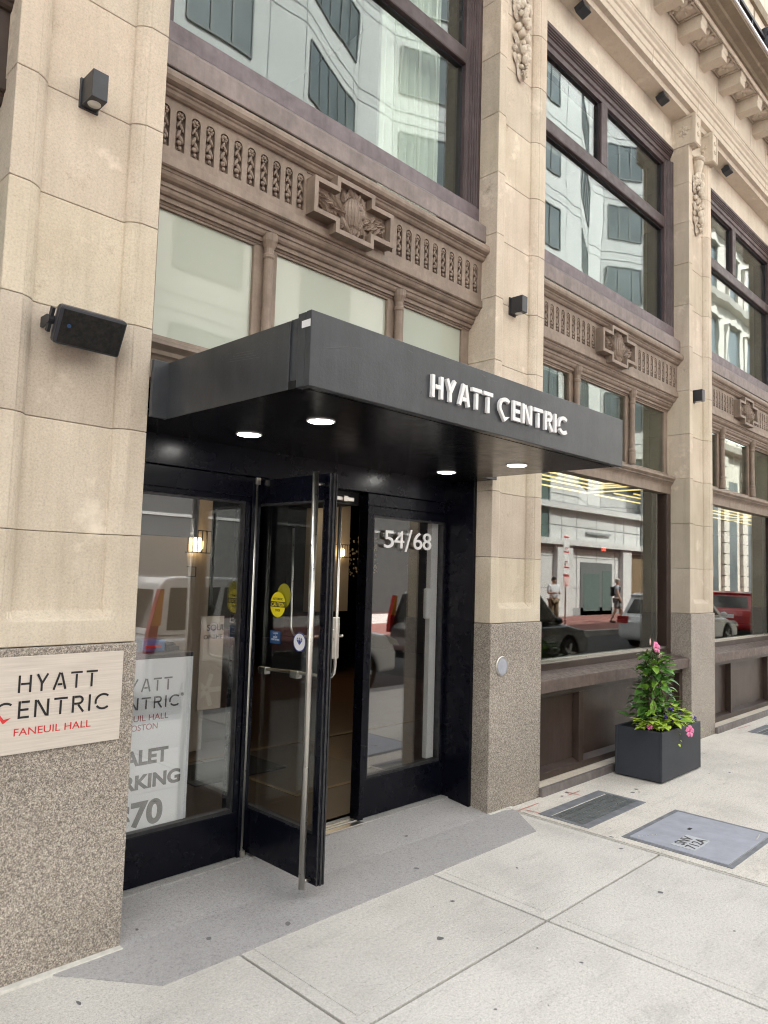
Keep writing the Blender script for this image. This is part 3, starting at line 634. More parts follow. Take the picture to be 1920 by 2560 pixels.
def bay(bi, xa, xb):
    c = (xa + xb) / 2; BR = 'brown' if bi else 'brownlow'
    # sill, lip and niches
    mb = MB(); mb.sweep(SPA, xa, xb); mb.build('bottom_rail', 'railp' if bi else 'purple', H)
    mb = MB(); mb.sweep(SPT, xa, xb); mb.box(xa, xb, .12, .3, 3.966, 3.978); mb.build('upper_window_sill', 'sill' if bi else 'purple', H)
    mb = MB(); mb.sweep(LIP, xa, xb); mb.sweep(BOT, xa, xb); cx = c - .026
    nn = 11 if xb - xa < 2.7 else 12
    aL0, aL1 = xa + .03, cx - .318; wd = (aL1 - aL0) / nn
    for k in range(nn):
        archcell(mb, aL0 + wd * (k + .5), wd, 3.557, 3.835, .13, .022)
    aR0, aR1 = cx + .318, xb - .03; wr = (aR1 - aR0) / nn
    for k in range(nn): archcell(mb, aR0 + wr * (k + .5), wr, 3.557, 3.835, .13, .022)
    mb.box(xa, aL0, .13, .2, 3.557, 3.835); mb.box(aR1, xb, .13, .2, 3.557, 3.835); mb.box(aL1, aR0, .135, .2, 3.557, 3.835)
    sp = mb.build('spandrel', BR, H)
    for k in range(nn if bi else 0):
        for x in (aL0 + wd * (k + .5), aR0 + wr * (k + .5)): mb = MB(); niche_flower(mb, x, .138); mb.build('niche_flower', BR, sp, smooth=True)
    medallion(cx, 3.69, sp)
    # upper window
    mb = MB(); fluted(xa, xb, 4.255, 6.09, mb, -1); fluted(xa, xb, 4.255, 6.09, mb, 1)
    s = [(.4, 6.245), (.165, 6.245), (.165, 6.215), (.174, 6.209), (.172, 6.197), (.182, 6.191), (.180, 6.179), (.190, 6.173), (.188, 6.161), (.199, 6.155), (.199, 6.115), (.212, 6.105), (.214, 6.055), (.245, 6.05), (.4, 6.05)]
    mb.sweep(s, xa, xb, 'x', True, True); uw = mb.build('upper_window', 'purple', H)
    mb = MB(); mb.box(xa + .13, xb - .13, .205, .30, 5.33, 5.45); mb.build('transom_bar', 'purple', uw, bevel=.012)
    mb = MB(); mb.box(c - .115, c + .005, .208, .30, 5.452, 6.052); mb.build('mullion', 'purple', uw, bevel=.01)
    for q in ((xa + .13, xb - .13, 4.25, 5.332), (xa + .13, c - .115, 5.45, 6.055), (c + .005, xb - .13, 5.45, 6.055)):
        mb = MB(); mb.box(q[0] - .01, q[1] + .01, .252, .262, q[2] - .01, q[3] + .01); mb.build('pane', 'glass_up', uw)
        mb = MB()
        for (u0, u1, v0, v1) in ((q[0], q[0] + .012, q[2], q[3]), (q[1] - .012, q[1], q[2], q[3]), (q[0], q[1], q[3] - .012, q[3]), (q[0], q[1], q[2], q[2] + .012)): mb.box(u0, u1, .24, .251, v0, v1)
        mb.build('glazing_bead', 'fix' if bi != 1 else 'fix', uw)
    # transom lights
    mb = MB(); cols = (c - .527, c + .515)
    for (u, v) in ((xa, xa + .125), (xb - .085, xb)): mb.box(u, v, .235, .40, 2.71, 3.35)
    for x in cols: mb.box(x - .078, x + .078, .232, .40, 2.71, 3.35)
    mb.box(xa, xb, .2355, .40, 2.70, 2.712); tw = mb.build('transom_window', BR, H, bevel=.004)
    for x in cols:
        mb = MB(); mb.lathe([(.036, 0), (.036, .10), (.032, .115), (.035, .125), (.035, .135), (.028, .15), (.027, .155), (.027, .58), (.033, .59), (.033, .605), (.028, .612), (.028, .64), (.034, .655), (.044, .68), (.046, .72)], (x, .205, 2.70), 14)
        mb.build('colonette', BR, tw, smooth=False)
    eds = [xa + .115, cols[0] - .075, cols[0] + .075, cols[1] - .075, cols[1] + .075, xb - .08]
    for k in range(3):
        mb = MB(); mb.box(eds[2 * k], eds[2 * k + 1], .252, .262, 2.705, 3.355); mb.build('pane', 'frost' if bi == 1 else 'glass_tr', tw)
    mb = MB(); mb.sweep(LEDGE, xa, xb)
    x = xa + .02
    while bi >= 2 and x < xb - .03: mb.box(x, x + .012, .150, .172, 2.606, 2.618); x += .024
    mb.build('transom_ledge', BR, H)
    if bi == 1: return
    # shop window and panelled base
    mb = MB()
    for (u, v) in ((xa, xa + .10), (xb - .09, xb)): mb.box(u, v, .2, .42, .84, 2.49)
    for (u, v) in ((xa + .10, xa + .16), (xb - .235, xb - .09)): mb.box(u, v, .30, .42, .84, 2.49)
    mb.box(xa + .10, xb - .09, .2, .33, .845, .905)
    sw = mb.build('shop_window', 'brownlow', H, bevel=.005)
    mb = MB(); mb.box(xb - .215, xb - .20, .262, .30, .92, 2.48); mb.box(xa + .10, xb - .09, .215, .27, .905, .925); mb.build('aluminium_trim', 'fix' if False else 'steel', sw)
    mb = MB(); mb.box(xa + .10, xb - .20, .252, .262, .91, 2.49); mb.build('pane', 'glass_lo', sw)
    mb = MB(); mb.prism([(.21, .85), (.012, .818), (.012, .724), (.21, .724)], 'x', xa + .002, xb - .002); mb.build('window_sill', 'sill' if False else M['sill2'], H, bevel=.004)
    mb = MB(); mb.box(xa, xb, .14, .30, .06, .724)
    mb.box(xa, xb, .08, .14, .672, .7235); mb.box(xa, xb, .08, .14, .06, .112)
    for x in (xa, c - .665, c + .62, xb - .08): mb.box(x, x + .075, .08, .14, .112, .672)
    for (u, v) in ((xa + .075, c - .665), (c - .59, c + .62), (c + .695, xb - .08)): mb.prism([(.08, .112), (.14, .14), (.14, .112)], 'x', u, v)
    mb.build('base_panel', 'brownlow', H, bevel=.003)
    mb = MB(); mb.box(xa, xb, -.012, .2, -.02, .058); mb.build('base_plinth', 'carve', H)
    mb = MB(); mb.box(xa - .01, xb - .04, -.045, -.0125, -.02, .062); mb.build('base_strip', M['strip'], H, bevel=.006)
M['railp'] = painted('weathered_purple_rail', (.150, .122, .130), .55, .15, 8)
M['strip'] = painted('worn_base_strip', (.165, .145, .138), .5, .15, 9)
M['sill2'] = painted('weathered_shop_sill', (.115, .084, .074), .42, .15, 9)
for bi, (xa, xb) in enumerate(BAYS): bay(bi, xa, xb)
# rooms behind the windows
def room(xa, xb, y0, y1, z0, z1, wall, ceil, floor, name):
    mb = MB(); mb.add([(xa, y0, z0), (xb, y0, z0), (xb, y1, z0), (xa, y1, z0), (xa, y0, z1), (xb, y0, z1), (xb, y1, z1), (xa, y1, z1)], [(0, 4, 7, 3), (1, 2, 6, 5), (3, 7, 6, 2)]); mb.build(name, wall, H, fix=False)
    mb = MB(); mb.add([(xa, y0, z1), (xb, y0, z1), (xb, y1, z1), (xa, y1, z1)], [(0, 1, 2, 3)]); mb.build(name + '_ceiling', ceil, H, fix=False)
    mb = MB(); mb.add([(xa, y0, z0), (xb, y0, z0), (xb, y1, z0), (xa, y1, z0)], [(0, 1, 2, 3)]); mb.build(name + '_floor', floor, H, fix=False)
for bi, (xa, xb) in enumerate(BAYS):
    room(xa - .25, xb + .25, .42, 5, 4.1, 6.6, 'roompale', 'roompale', 'tile', 'upper_room')
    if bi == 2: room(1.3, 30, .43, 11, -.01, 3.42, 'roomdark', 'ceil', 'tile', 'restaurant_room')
for (x0, x1) in ((7.6, 10.72), (11.0, 13.6), (14.0, 17.0), (17.4, 20.4)):
    mb = MB()
    for k in range(4):
        d = .23 * k; z = 2.95 + (.03 if k else 0)
        mb.box(x0 + d, x1 - d, 2.93 - d, 2.955 - d, z, z + .02); mb.box(x1 - d - .025, x1 - d, .9 + d, 2.93 - d, z, z + .02)
    mb.build('ceiling_light_strip', 'led', H)
t = thing('exit_sign', 'small red lit exit sign inside the restaurant behind the shop window', 'sign', (15.143, 5.0, 2.199))
mb = MB(); mb.box(15.143 - .05, 15.143 + .27, 5.006, 5.03, 2.199 - .03, 2.199 + .12); mb.build('case', 'fix', t)
joinmesh([text('EXIT', .11, WALL(15.143, 5.004, 2.199), .21, .001, bold=.001)]).build('lettering', 'exitred', t)
# sheer curtain in the window over the entrance
mb = MB(); pts = []
for k in range(90): x = 3.38 + .62 * k / 89; pts.append((x, .46 + .03 * math.sin(k * .95) + .015 * math.sin(k * .37)))
mb.sweep([(p[0], p[1]) for p in pts], 4.12, 6.35, 'z'); cu = mb.build('curtain', 'curtain', None, smooth=True, fix=False); tag(cu, 'white sheer curtain hanging inside the upper window above the entrance', 'curtain')

# ------------------------------------------------------------------ entrance front (parts of the building)
YD = .36
mb = MB(); mb.box(1.55, 4.14, .335, .50, 2.10, 2.26); mb.box(1.55, 2.44, .352, .46, 1.99, 2.10); mb.box(3.285, 4.12, .352, .46, 2.02, 2.10)
mb.box(1.55, 4.14, .30, .5, 2.36, 2.70)
hd = mb.build('door_header', 'black', H, bevel=.004)
for q in ((4.105, 4.138), (1.56, 1.59)): mb = MB(); mb.box(*q, .13, .50, .02, 2.26); mb.build('door_jamb', 'black', H, bevel=.003)
def panel(x0, x1, name):
    mb = MB(); mb.box(x0, x1, YD, YD + .06, .055, .29); mb.box(x0, x1, YD, YD + .06, 1.962, 2.02)
    mb.box(x0, x0 + .03, YD, YD + .06, .29, 1.962); mb.box(x1 - .03, x1, YD, YD + .06, .29, 1.962)
    o = mb.build(name, 'black', H, bevel=.003)
    mb = MB()
    for q in ((x0 + .03, x1 - .03, .29, .308), (x0 + .03, x1 - .03, 1.950, 1.962), (x0 + .03, x0 + .042, .308, 1.950), (x1 - .042, x1 - .03, .308, 1.950)): mb.box(q[0], q[1], YD + .008, YD + .05, q[2], q[3])
    mb.build('glazing_bead', 'blackedge', o)
    mb = MB(); mb.box(x0 + .03, x1 - .03, YD + .022, YD + .030, .30, 1.955); mb.build('pane', 'glass_side', o); return o
sl = panel(1.59, 2.388, 'sidelight'); sr = panel(3.325, 4.105, 'sidelight')
mb = MB(); mb.box(3.285, 3.324, YD - .012, YD + .07, .05, 2.02); mb.box(2.389, 2.412, YD - .01, YD + .08, .05, 2.1); mb.box(2.426, 2.45, YD - .006, YD + .08, .05, 2.1); mb.build('door_post', 'black', H, bevel=.003)
mb = MB(); mb.tube([(2.419, YD - .004, .06), (2.419, YD - .004, 2.10)], .008, 10); mb.build('pivot_rod', 'steel', H, smooth=True)
for q in ((.05, .085), (2.06, 2.10)): mb = MB(); mb.box(2.404, 2.434, YD - .02, YD + .012, *q); mb.build('pivot_cap', 'steel', H, bevel=.003)
mb = MB(); mb.box(2.46, 3.285, .30, .345, .04, .056); mb.box(2.46, 3.285, .36, .375, .04, .058); mb.box(2.46, 3.285, .39, .405, .04, .058); mb.build('threshold_strip', 'steel', H, bevel=.003)
mb = MB(); mb.box(3.02, 3.20, .39, .43, 2.035, 2.062); mb.box(3.10, 3.14, .38, .44, 2.03, 2.068); mb.build('door_closer', 'steel', H, bevel=.004)
mb = MB(); mb.box(2.45, 3.29, .44, .9, 2.02, 2.4); mb.build('vestibule_bulkhead', 'blackmat', H)
# house number
nm = joinmesh([text('5', .165, WALL(3.437, YD - .001, 1.757), .092, .003, bold=.0006), text('4', .165, WALL(3.542, YD - .001, 1.757), .098, .003, bold=.0006), text('6', .165, WALL(3.727, YD - .001, 1.757), .090, .003, bold=.0006), text('8', .165, WALL(3.826, YD - .001, 1.757), .090, .003, bold=.0006)])
nm.add([(3.650, YD - .004, 1.735), (3.667, YD - .004, 1.735), (3.722, YD - .004, 1.885), (3.705, YD - .004, 1.885), (3.650, YD + .002, 1.735), (3.667, YD + .002, 1.735), (3.722, YD + .002, 1.885), (3.705, YD + .002, 1.885)], [(0, 1, 2, 3), (7, 6, 5, 4), (0, 4, 5, 1), (1, 5, 6, 2), (2, 6, 7, 3), (3, 7, 4, 0)])
nm.build('house_number', 'white', sr)
mb = MB(); mb.box(3.985, 4.055, YD + .05, YD + .09, .31, 1.95); mb.build('white_post', 'white', sr)
mb = MB(); mb.box(3.935, 3.985, YD + .035, YD + .075, 1.275, 1.49); mb.build('door_sensor', 'white', sr, bevel=.012)
# the balanced door leaf, standing open
DX0, DX1, DY0, DY1 = 2.447, 2.497, -.232, .60
mb = MB(); mb.box(DX0, DX1, DY0, DY1, .068, .30); mb.box(DX0, DX1, DY0, DY1, 1.955, 2.088); mb.box(DX0, DX1, DY0, DY0 + .045, .30, 1.955); mb.box(DX0, DX1, DY1 - .045, DY1, .30, 1.955)
door = mb.build('entrance_door', 'black', H, bevel=.003)
mb = MB(); mb.box(DX0 + .018, DX0 + .030, DY0 - .004, DY0, .068, 2.088); mb.box(DX0 - .002, DX0 + .003, DY0 - .002, DY0 + .004, .07, 2.086); mb.box(DX1 - .012, DX1 - .004, DY0 - .003, DY0, .068, 2.088); mb.build('door_edge_strip', 'blackedge', door)
mb = MB(); mb.box(DX0 + .016, DX0 + .024, DY0 + .04, DY1 - .04, .295, 1.96); mb.build('pane', 'glass_door', door)
mb = MB()
for q in ((DY0 + .045, DY1 - .045, .30, .315), (DY0 + .045, DY1 - .045, 1.943, 1.955), (DY0 + .045, DY0 + .055, .315, 1.943)): mb.box(DX0 + .004, DX0 + .045, q[0], q[1], q[2], q[3])
mb.build('glazing_bead', 'blackedge', door)
mb = MB(); mb.tube([(2.392, -.188, .06), (2.392, -.180, 2.092)], .0165, 16)
for z in (.09, 2.03): mb.tube([(2.392, -.183, z), (DX0 + .002, -.183, z)], .009, 10)
mb.build('pull_handle', 'steel', door, smooth=True)
def bar(pts, r, name): mb = MB(); mb.tube(pts, r, 10); return mb.build(name, 'steel', door, smooth=True)
xb_ = DX1 + .05
b1 = [(xb_, -.20, 1.93), (xb_, -.20, 1.12)] + [(xb_, -.20 + .05 * (1 - math.cos(R(a))), 1.10 - .05 * math.sin(R(a))) for a in (30, 60, 90)] + [(xb_, .10, 1.045), (xb_, .44, 1.03)]
bar(b1, .0095, 'push_bar')
b2 = [(DX0 - .03, .315, 1.83), (DX0 - .03, .305, 1.27)] + [(DX0 - .03, .30 - .06 * (1 - math.cos(R(a))), 1.27 - .05 * math.sin(R(a))) for a in (30, 60, 90)] + [(DX0 - .03, .10, 1.23), (DX0 - .03, -.13, 1.255)]
xi = DX1 + .16
bar([(xi, p[1], p[2]) for p in b2], .007, 'push_bar')
mb = MB(); mb.box(DX1, DX1 + .03, -.212, -.165, 1.21, 1.30); mb.box(DX1, DX1 + .07, -.206, -.19, 1.15, 1.36); mb.box(DX1 + .03, DX1 + .07, .08, .14, 1.015, 1.055); mb.box(DX1 + .03, DX1 + .07, .36, .42, 1.005, 1.045); mb.build('bar_bracket', 'steel', door, bevel=.004)
SIDE = lambda y, z: Matrix(((0, 0, -1, DX0 + .0155), (-1, 0, 0, y), (0, 1, 0, z), (0, 0, 0, 1)))
def disc(mb, y, z, ry, rz, x, n=36): mb.add([(x, y + ry * math.cos(6.2832 * k / n), z + rz * math.sin(6.2832 * k / n)) for k in range(n)], [tuple(range(n))])
def stick(y, z, s=1.0, xo=0):
    mb = MB(); disc(mb, y, z, .0655 * s, .068 * s, DX0 + .0150 + xo); o = mb.build('caution_sticker_and_reflection', 'yellow', door, fix=False)
    mb = MB(); mb.add([(DX0 + .0146 + xo, y - .0645 * s, z - .013 * s), (DX0 + .0146 + xo, y + .0645 * s, z - .013 * s), (DX0 + .0146 + xo, y + .0645 * s, z + .0165 * s), (DX0 + .0146 + xo, y - .0645 * s, z + .0165 * s)], [(0, 1, 2, 3)]); mb.build('sticker_band', 'ink', door, fix=False)
    m1 = joinmesh([text('CAUTION', .030 * s, SIDE(y + .056 * s, z - .009 * s) @ Matrix.Translation((0, 0, .0014 - xo)), .112 * s, .0002, bold=.0004)]); m1.build('sticker_text', 'yellow', door)
    m2 = joinmesh([text('AUTOMATIC', .017 * s, SIDE(y + .042 * s, z + .025 * s) @ Matrix.Translation((0, 0, .0009 - xo)), .084 * s, .0002, bold=.0003), text('DOOR', .017 * s, SIDE(y + .021 * s, z - .036 * s) @ Matrix.Translation((0, 0, .0009 - xo)), .042 * s, .0002, bold=.0003)]); m2.build('sticker_text', 'ink', door)
stick(.18, 1.4035)
mb = MB(); disc(mb, .150, 1.452, .060, .066, DX0 + .030); mb.build('caution_sticker_and_reflection', 'yellow', door, fix=False)  # reflection of the caution sticker, built as a second yellow disc
mb = MB(); mb.add([(DX0 + .015, .145, 1.195), (DX0 + .015, .236, 1.195), (DX0 + .015, .236, 1.263), (DX0 + .015, .145, 1.263)], [(0, 1, 2, 3)]); mb.build('safety_sticker', 'bluest', door, fix=False)
joinmesh([text(s_, .0135, SIDE(.191 + w_ / 2, z_) @ Matrix.Translation((0, 0, .001)), w_, .0002) for s_, w_, z_ in (('CLEAN', .044, 1.247), ('+', .006, 1.236), ('SAFE', .036, 1.225), ('CERTIFIED', .072, 1.212))]).build('sticker_text', 'white', door)
mb = MB(); disc(mb, -.015, 1.22, .052, .050, DX0 + .015); mb.build('round_sticker', 'white', door, fix=False)
mb = MB(); n = 30
mb.add([(DX0 + .0146, -.015 + r * math.cos(6.2832 * k / n), 1.22 + r * .96 * math.sin(6.2832 * k / n)) for r in (.052, .046) for k in range(n)], [(k, (k + 1) % n, n + (k + 1) % n, n + k) for k in range(n)]); mb.build('sticker_ring', 'navyink', door, fix=False)
mb = MB()
g_ = [(-.040, 1.233), (-.027, 1.245), (-.003, 1.245), (.010, 1.233), (-.015, 1.203)]
X_ = DX0 + .0144
for a, b_, c_ in (((-.040, 1.231), (-.026, 1.231), (-.0165, 1.205)), ((-.0235, 1.231), (-.0065, 1.231), (-.015, 1.203)), ((-.004, 1.231), (.010, 1.231), (-.0135, 1.205)), ((-.040, 1.234), (-.028, 1.245), (-.025, 1.234)), ((-.023, 1.234), (-.015, 1.246), (-.007, 1.234)), ((-.005, 1.234), (-.002, 1.245), (.010, 1.234))): mb.add([(X_, *a), (X_, *b_), (X_, *c_)], [(0, 1, 2)])
mb.build('sticker_diamond', 'navyink', door, fix=False)

# ------------------------------------------------------------------ lobby behind the entrance
mb = MB(); mb.add([(1.3, .5, .045), (4.6, .5, .045), (8.2, 4.0, .045), (8.2, 11, .045), (1.3, 11, .045)], [(0, 1, 2, 3, 4)]); mb.build('lobby_floor', 'woodfl', H, fix=False)
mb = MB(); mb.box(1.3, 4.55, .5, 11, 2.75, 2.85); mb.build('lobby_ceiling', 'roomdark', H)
mb = MB(); mb.prism([(4.40, .5), (4.50, .5), (11.1, 6.0), (11.1, 11), (11.0, 11), (11.0, 6.06)], 'z', .0, 3.42); mb.build('lobby_light_block', 'roomdark', H)  # diagonal wall added to keep the restaurant strip light out of the lobby
mb = MB(); mb.box(2.45, 4.2, .5, 2.2, .046, .05); mb.build('lobby_entry_tiles', 'tile', H)
mb = MB(); mb.box(2.2, 6.5, 2.2, 2.26, .047, .054); mb.box(3.3, 3.34, 1.0, 2.2, .0505, .054); mb.box(3.3, 4.0, .98, 1.02, .0505, .054); mb.build('floor_inlay', 'tanwood', H)
mb = MB(); mb.box(2.9, 3.7, 1.6, 2.1, .0505, .06); fm = mb.build('floor_mat', 'mat'); tag(fm, 'dark floor mat just inside the open entrance door', 'mat')
t = thing('lobby_ceiling_lamp', 'small round recessed lamp glowing in the dark lobby ceiling', 'ceiling lamp', (2.3, 1.7, 2.745), 'recessed lamps in the lobby ceiling')
mb = MB(); mb.lathe([(.07, -.004), (.085, -.006), (.09, 0)], (0, 0, 0), 20); mb.build('trim', 'white', t, True)
mb = MB(); mb.lathe([(.068, -.0055), (.068, -.002)], (0, 0, 0), 20); mb.build('lamp_face', 'bulb', t, True)
for (x, y) in ((3.3, 1.7), (4.6, 3.2), (3.2, 3.4), (5.6, 5.6), (4.4, 7.6)): dup(t, (x, y, 2.745), 'small round recessed lamp glowing in the dark lobby ceiling')
for (x, y, e_) in ((3.1, 1.9, 1.3), (6.6, 4.3, 3)):
    l = bpy.data.lights.new('lobby_lamp_light', 'AREA'); l.shape = 'DISK'; l.size = .5; l.energy = e_; l.color = (1, .78, .52); lo = bpy.data.objects.new('lobby_lamp_light', l); sc.collection.objects.link(lo); lo.location = (x, y, 2.70)
mb = MB(); mb.box(2.6, 3.50, 2.5, 2.6, .05, 2.7); mb.box(2.6, 3.24, 2.44, 2.5, .05, 2.7); mb.build('lobby_partition', 'roomwall', H)
mb = MB(); mb.box(6.7, 7.46, 5.0, 5.1, 1.0, 2.7); mb.build('lobby_partition', 'roomwall', H)
mb = MB(); mb.box(1.35, 2.30, .75, .9, 1.765, 2.5); mb.build('lobby_bulkhead', 'roomgrey', H)
mb = MB(); mb.box(4.4, 7.6, 10.2, 10.3, 1.9, 2.7); mb.build('lobby_back_wall', 'roomwall', H)
mb = MB(); rnd = random.Random(2)
for k in range(140): a = rnd.uniform(7.48, 8.15); b_ = rnd.uniform(1.5, 2.1); mb.ball((a, 5.08, b_), (.016, .012, .016), 6, 4)
tag(mb.build('wall_art', 'cream'), 'wall art of small pale discs on the dark lobby wall', 'wall art')
# podium with the valet parking poster
t = thing('host_stand', 'black stand with charcoal top behind the left sidelight glass', 'stand', (1.9, .6, .05))
mb = MB(); mb.box(1.60, 2.098, .46, .80, .05, 1.09); mb.build('body', 'blackmat', t, bevel=.006)
mb = MB(); mb.box(1.58, 2.11, .42, .84, 1.09, 1.15); mb.build('top', 'fix', t, bevel=.006)
t = thing('valet_poster', 'white valet parking poster with grey and red lettering behind the left sidelight', 'poster', (1.85, .42, .28))
mb = MB(); mb.box(1.56, 2.098, .405, .413, .285, 1.128); mb.build('board', 'poster', t)
yp = .4035; mbg = MB(); mbh = MB()
word(mbg, 'HYATT', WALL(1.690, yp, .970), .064, .292, .13, .0006, .24); word(mbg, 'QENTRIC', WALL(1.622, yp, .884), .058, .408, .13, .0006, .24, mbh)
mbg.build('lettering', 'greyink2', t); mbh.build('heart_mark', 'red', t)
joinmesh([text('FANEUIL HALL', .042, WALL(1.668, yp, .828), .298, .0006), text('BOSTON', .042, WALL(1.748, yp, .783), .162, .0006)]).build('lettering', 'rosered', t)
joinmesh([text('®', .022, WALL(2.036, yp, .932), None, .0006)]).build('lettering', 'greyink2', t)
joinmesh([text('VALET', .098, WALL(1.690, yp, .618), .296, .0006, bold=.0036), text('PARKING', .092, WALL(1.618, yp, .502), .434, .0006, bold=.0036), text('$70', .158, WALL(1.700, yp, .326), .262, .0006, bold=.0058)]).build('lettering', 'greyink', t)
t = thing('tissue_box', 'blue box with a red stripe on the host stand', 'box', (1.83, .62, 1.15))
mb = MB(); mb.box(1.855, 1.985, .50, .60, 1.152, 1.212); mb.build('carton', 'bluebox', t, bevel=.003)
mb = MB(); mb.box(1.875, 1.965, .497, .4995, 1.17, 1.186); mb.build('stripe', 'red', t)
t = thing('desk_items', 'dark tray of small items beside the blue box', 'tray', (2.05, .6, 1.15))
mb = MB(); mb.box(2.0, 2.07, .5, .58, 1.152, 1.175); mb.ball((2.02, .53, 1.18), (.02, .02, .015)); mb.ball((2.05, .54, 1.18), (.017, .02, .012)); mb.build('tray', 'fix', t)
t = thing('wall_sconce', 'lit cage sconce on the beige lobby wall behind the left sidelight', 'wall light', (3.4, 2.44, 1.8), 'cage sconces in the lobby')
mb = MB()
for k in range(6): mb.box(-.11 + .044 * k - .004, -.11 + .044 * k + .004, -.09, -.082, -.07, .12)
for z in (-.07, .115): mb.box(-.115, .115, -.092, -.08, z, z + .008); mb.box(-.115, -.107, -.092, 0, z, z + .008); mb.box(.107, .115, -.092, 0, z, z + .008)
mb.build('cage', 'blackmat', t, local=True)
mb = MB(); mb.lathe([(.02, 0), (.05, .03), (.05, .09), (.03, .12)], (0, -.045, -.06), 12); mb.build('bulb', 'bulb', t, local=True, smooth=True)
t.location = (3.335, 2.495, 1.775)
dup(t, (7.26, 4.99, 1.85), 'lit cage sconce on the far lobby wall seen through the open door')
fr = thing('lobby_notice', 'small framed notice on the lobby wall under the sconce', 'notice', (3.3, 2.49, 1.52))
mb = MB()
for q in ((3.245, 3.36, 1.505, 1.511), (3.245, 3.36, 1.585, 1.591), (3.245, 3.251, 1.511, 1.585), (3.354, 3.36, 1.511, 1.585)): mb.box(q[0], q[1], 2.485, 2.499, q[2], q[3])
mb.build('frame', 'blackmat', fr)
mb = MB(); mb.box(3.251, 3.354, 2.49, 2.498, 1.511, 1.585); mb.build('paper', 'roomwall', fr)
ps = thing('lobby_poster', 'beige freestanding poster lettered SOUL OF THE CITY behind the sidelight', 'poster', (2.5, .85, .9))
mb = MB(); mb.box(2.40, 2.56, .83, .84, .75, 1.30); mb.build('board', 'roomwall', ps)
joinmesh([text('SOUL', .05, WALL(2.44, .829, 1.215), .13, .0004, bold=.001), text('OF THE', .036, WALL(2.42, .829, 1.165), .13, .0004)]).build('lettering', 'ink', ps)

# ------------------------------------------------------------------ canopy
C = thing('entrance_canopy', 'black metal box canopy projecting over the entrance with white raised lettering', 'canopy', (2.81, -.5, 2.25))
CX0, CX1, CY, Z0, Z1 = 1.631, 3.99, -1.03, 2.25, 2.522
mb = MB(); mb.box(CX0 - .004, CX1 + .004, CY, CY + .03, Z0 - .004, Z1); mb.box(CX0 - .004, CX0 + .03, CY + .03, CY + .075, Z0 - .002, Z1 - .002); mb.build('front_fascia', 'canopy', C, bevel=.0025)
for q in ((CX0, CX0 + .02, CY + .125, -.033), (CX1 - .02, CX1, CY + .032, -.02), (1.556, CX0 + .02, -.0328, -.012), (CX1 - .02, 4.145, -.0328, -.018)): mb = MB(); mb.box(*q, Z0, Z1 - .014); mb.build('side_fascia', 'canopy', C, bevel=.0025)
mb = MB(); mb.box(CX0 + .008, CX0 + .02, CY + .070, CY + .13, Z0, Z1 - .01); mb.build('fascia_joint', 'canopy', C)
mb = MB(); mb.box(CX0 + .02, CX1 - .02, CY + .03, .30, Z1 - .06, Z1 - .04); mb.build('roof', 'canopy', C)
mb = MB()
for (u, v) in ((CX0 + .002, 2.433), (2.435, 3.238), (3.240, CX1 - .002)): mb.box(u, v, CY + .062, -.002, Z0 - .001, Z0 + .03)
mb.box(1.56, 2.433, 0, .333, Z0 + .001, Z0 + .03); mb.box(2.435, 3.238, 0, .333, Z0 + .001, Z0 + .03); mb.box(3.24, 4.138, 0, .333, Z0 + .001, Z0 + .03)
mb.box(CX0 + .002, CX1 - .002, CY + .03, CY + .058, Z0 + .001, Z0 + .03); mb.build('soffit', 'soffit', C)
for (x, y) in ((2.073, -.04), (2.074, -.577), (3.637, .0), (3.621, -.551)):
    mb = MB(); mb.lathe([(.052, .003), (.062, 0), (.064, .002), (.064, .02)], (x, y, Z0 - .006), 32); dl = mb.build('downlight', 'white', C, smooth=True)
    mb = MB(); mb.add([(x + .053 * math.cos(6.2832 * k / 32), y + .053 * math.sin(6.2832 * k / 32), Z0 - .0065) for k in range(32)], [tuple(range(32))[::-1]]); mb.build('lamp_face', 'lamp', dl, fix=False)
mb = MB(); word(mb, 'HYATT', WALL(2.272, CY - .002, 2.328), .0955, .425, .185, .014, .17); mb2 = MB()
word(mb, 'QENTRIC', WALL(2.748, CY - .002, 2.328), .0955, .606, .185, .014, .17, mb2); mb.build('sign_lettering', 'white', C); mb2.build('sign_mark', 'white', C)
mb = MB(); mb.box(CX0 - .0065, CX0 - .004, CY + .004, CY + .05, 2.462, 2.488); mb.build('small_label', 'white', C)
mb = MB(); rnd = random.Random(4)
def scratch(p, q, wd):
    d = (Vector(q) - Vector(p)); n = Vector((1, 0, 0)) if abs(d.x) < 1e-6 else Vector((0, 1, 0)); s_ = d.cross(n).normalized() * wd; mb.add([tuple(Vector(p) + s_), tuple(Vector(q) + s_), tuple(Vector(q) - s_), tuple(Vector(p) - s_)], [(0, 1, 2, 3)])
for k in range(34): y = rnd.uniform(-.85, -.45); z = 2.44 + rnd.gauss(0, .03); scratch((CX0 - .0008, y, z), (CX0 - .0008, y + rnd.uniform(-.01, .01), z + rnd.uniform(-.006, .006)), .0006)
for k in range(4): scratch((CX0 - .0008, -.72 + .02 * k, 2.405 + .012 * k), (CX0 - .0008, -.50 - .02 * k, 2.425 + .008 * k), .0007)
for k in range(22): x = rnd.uniform(2.0, 2.75); z = 2.518 - abs(rnd.gauss(0, .012)); scratch((x, CY - .0008, z), (x + rnd.uniform(-.03, .03), CY - .0008, z + rnd.uniform(-.006, .006)), .0007)
for k in range(5): x = 1.70 + .02 * k; scratch((x, CY - .0008, 2.40 + .006 * k), (x + .10, CY - .0008, 2.42 + .005 * k), .0005)
struct(mb.build('scratches', 'greyink2', C, fix=False), 'stuff')

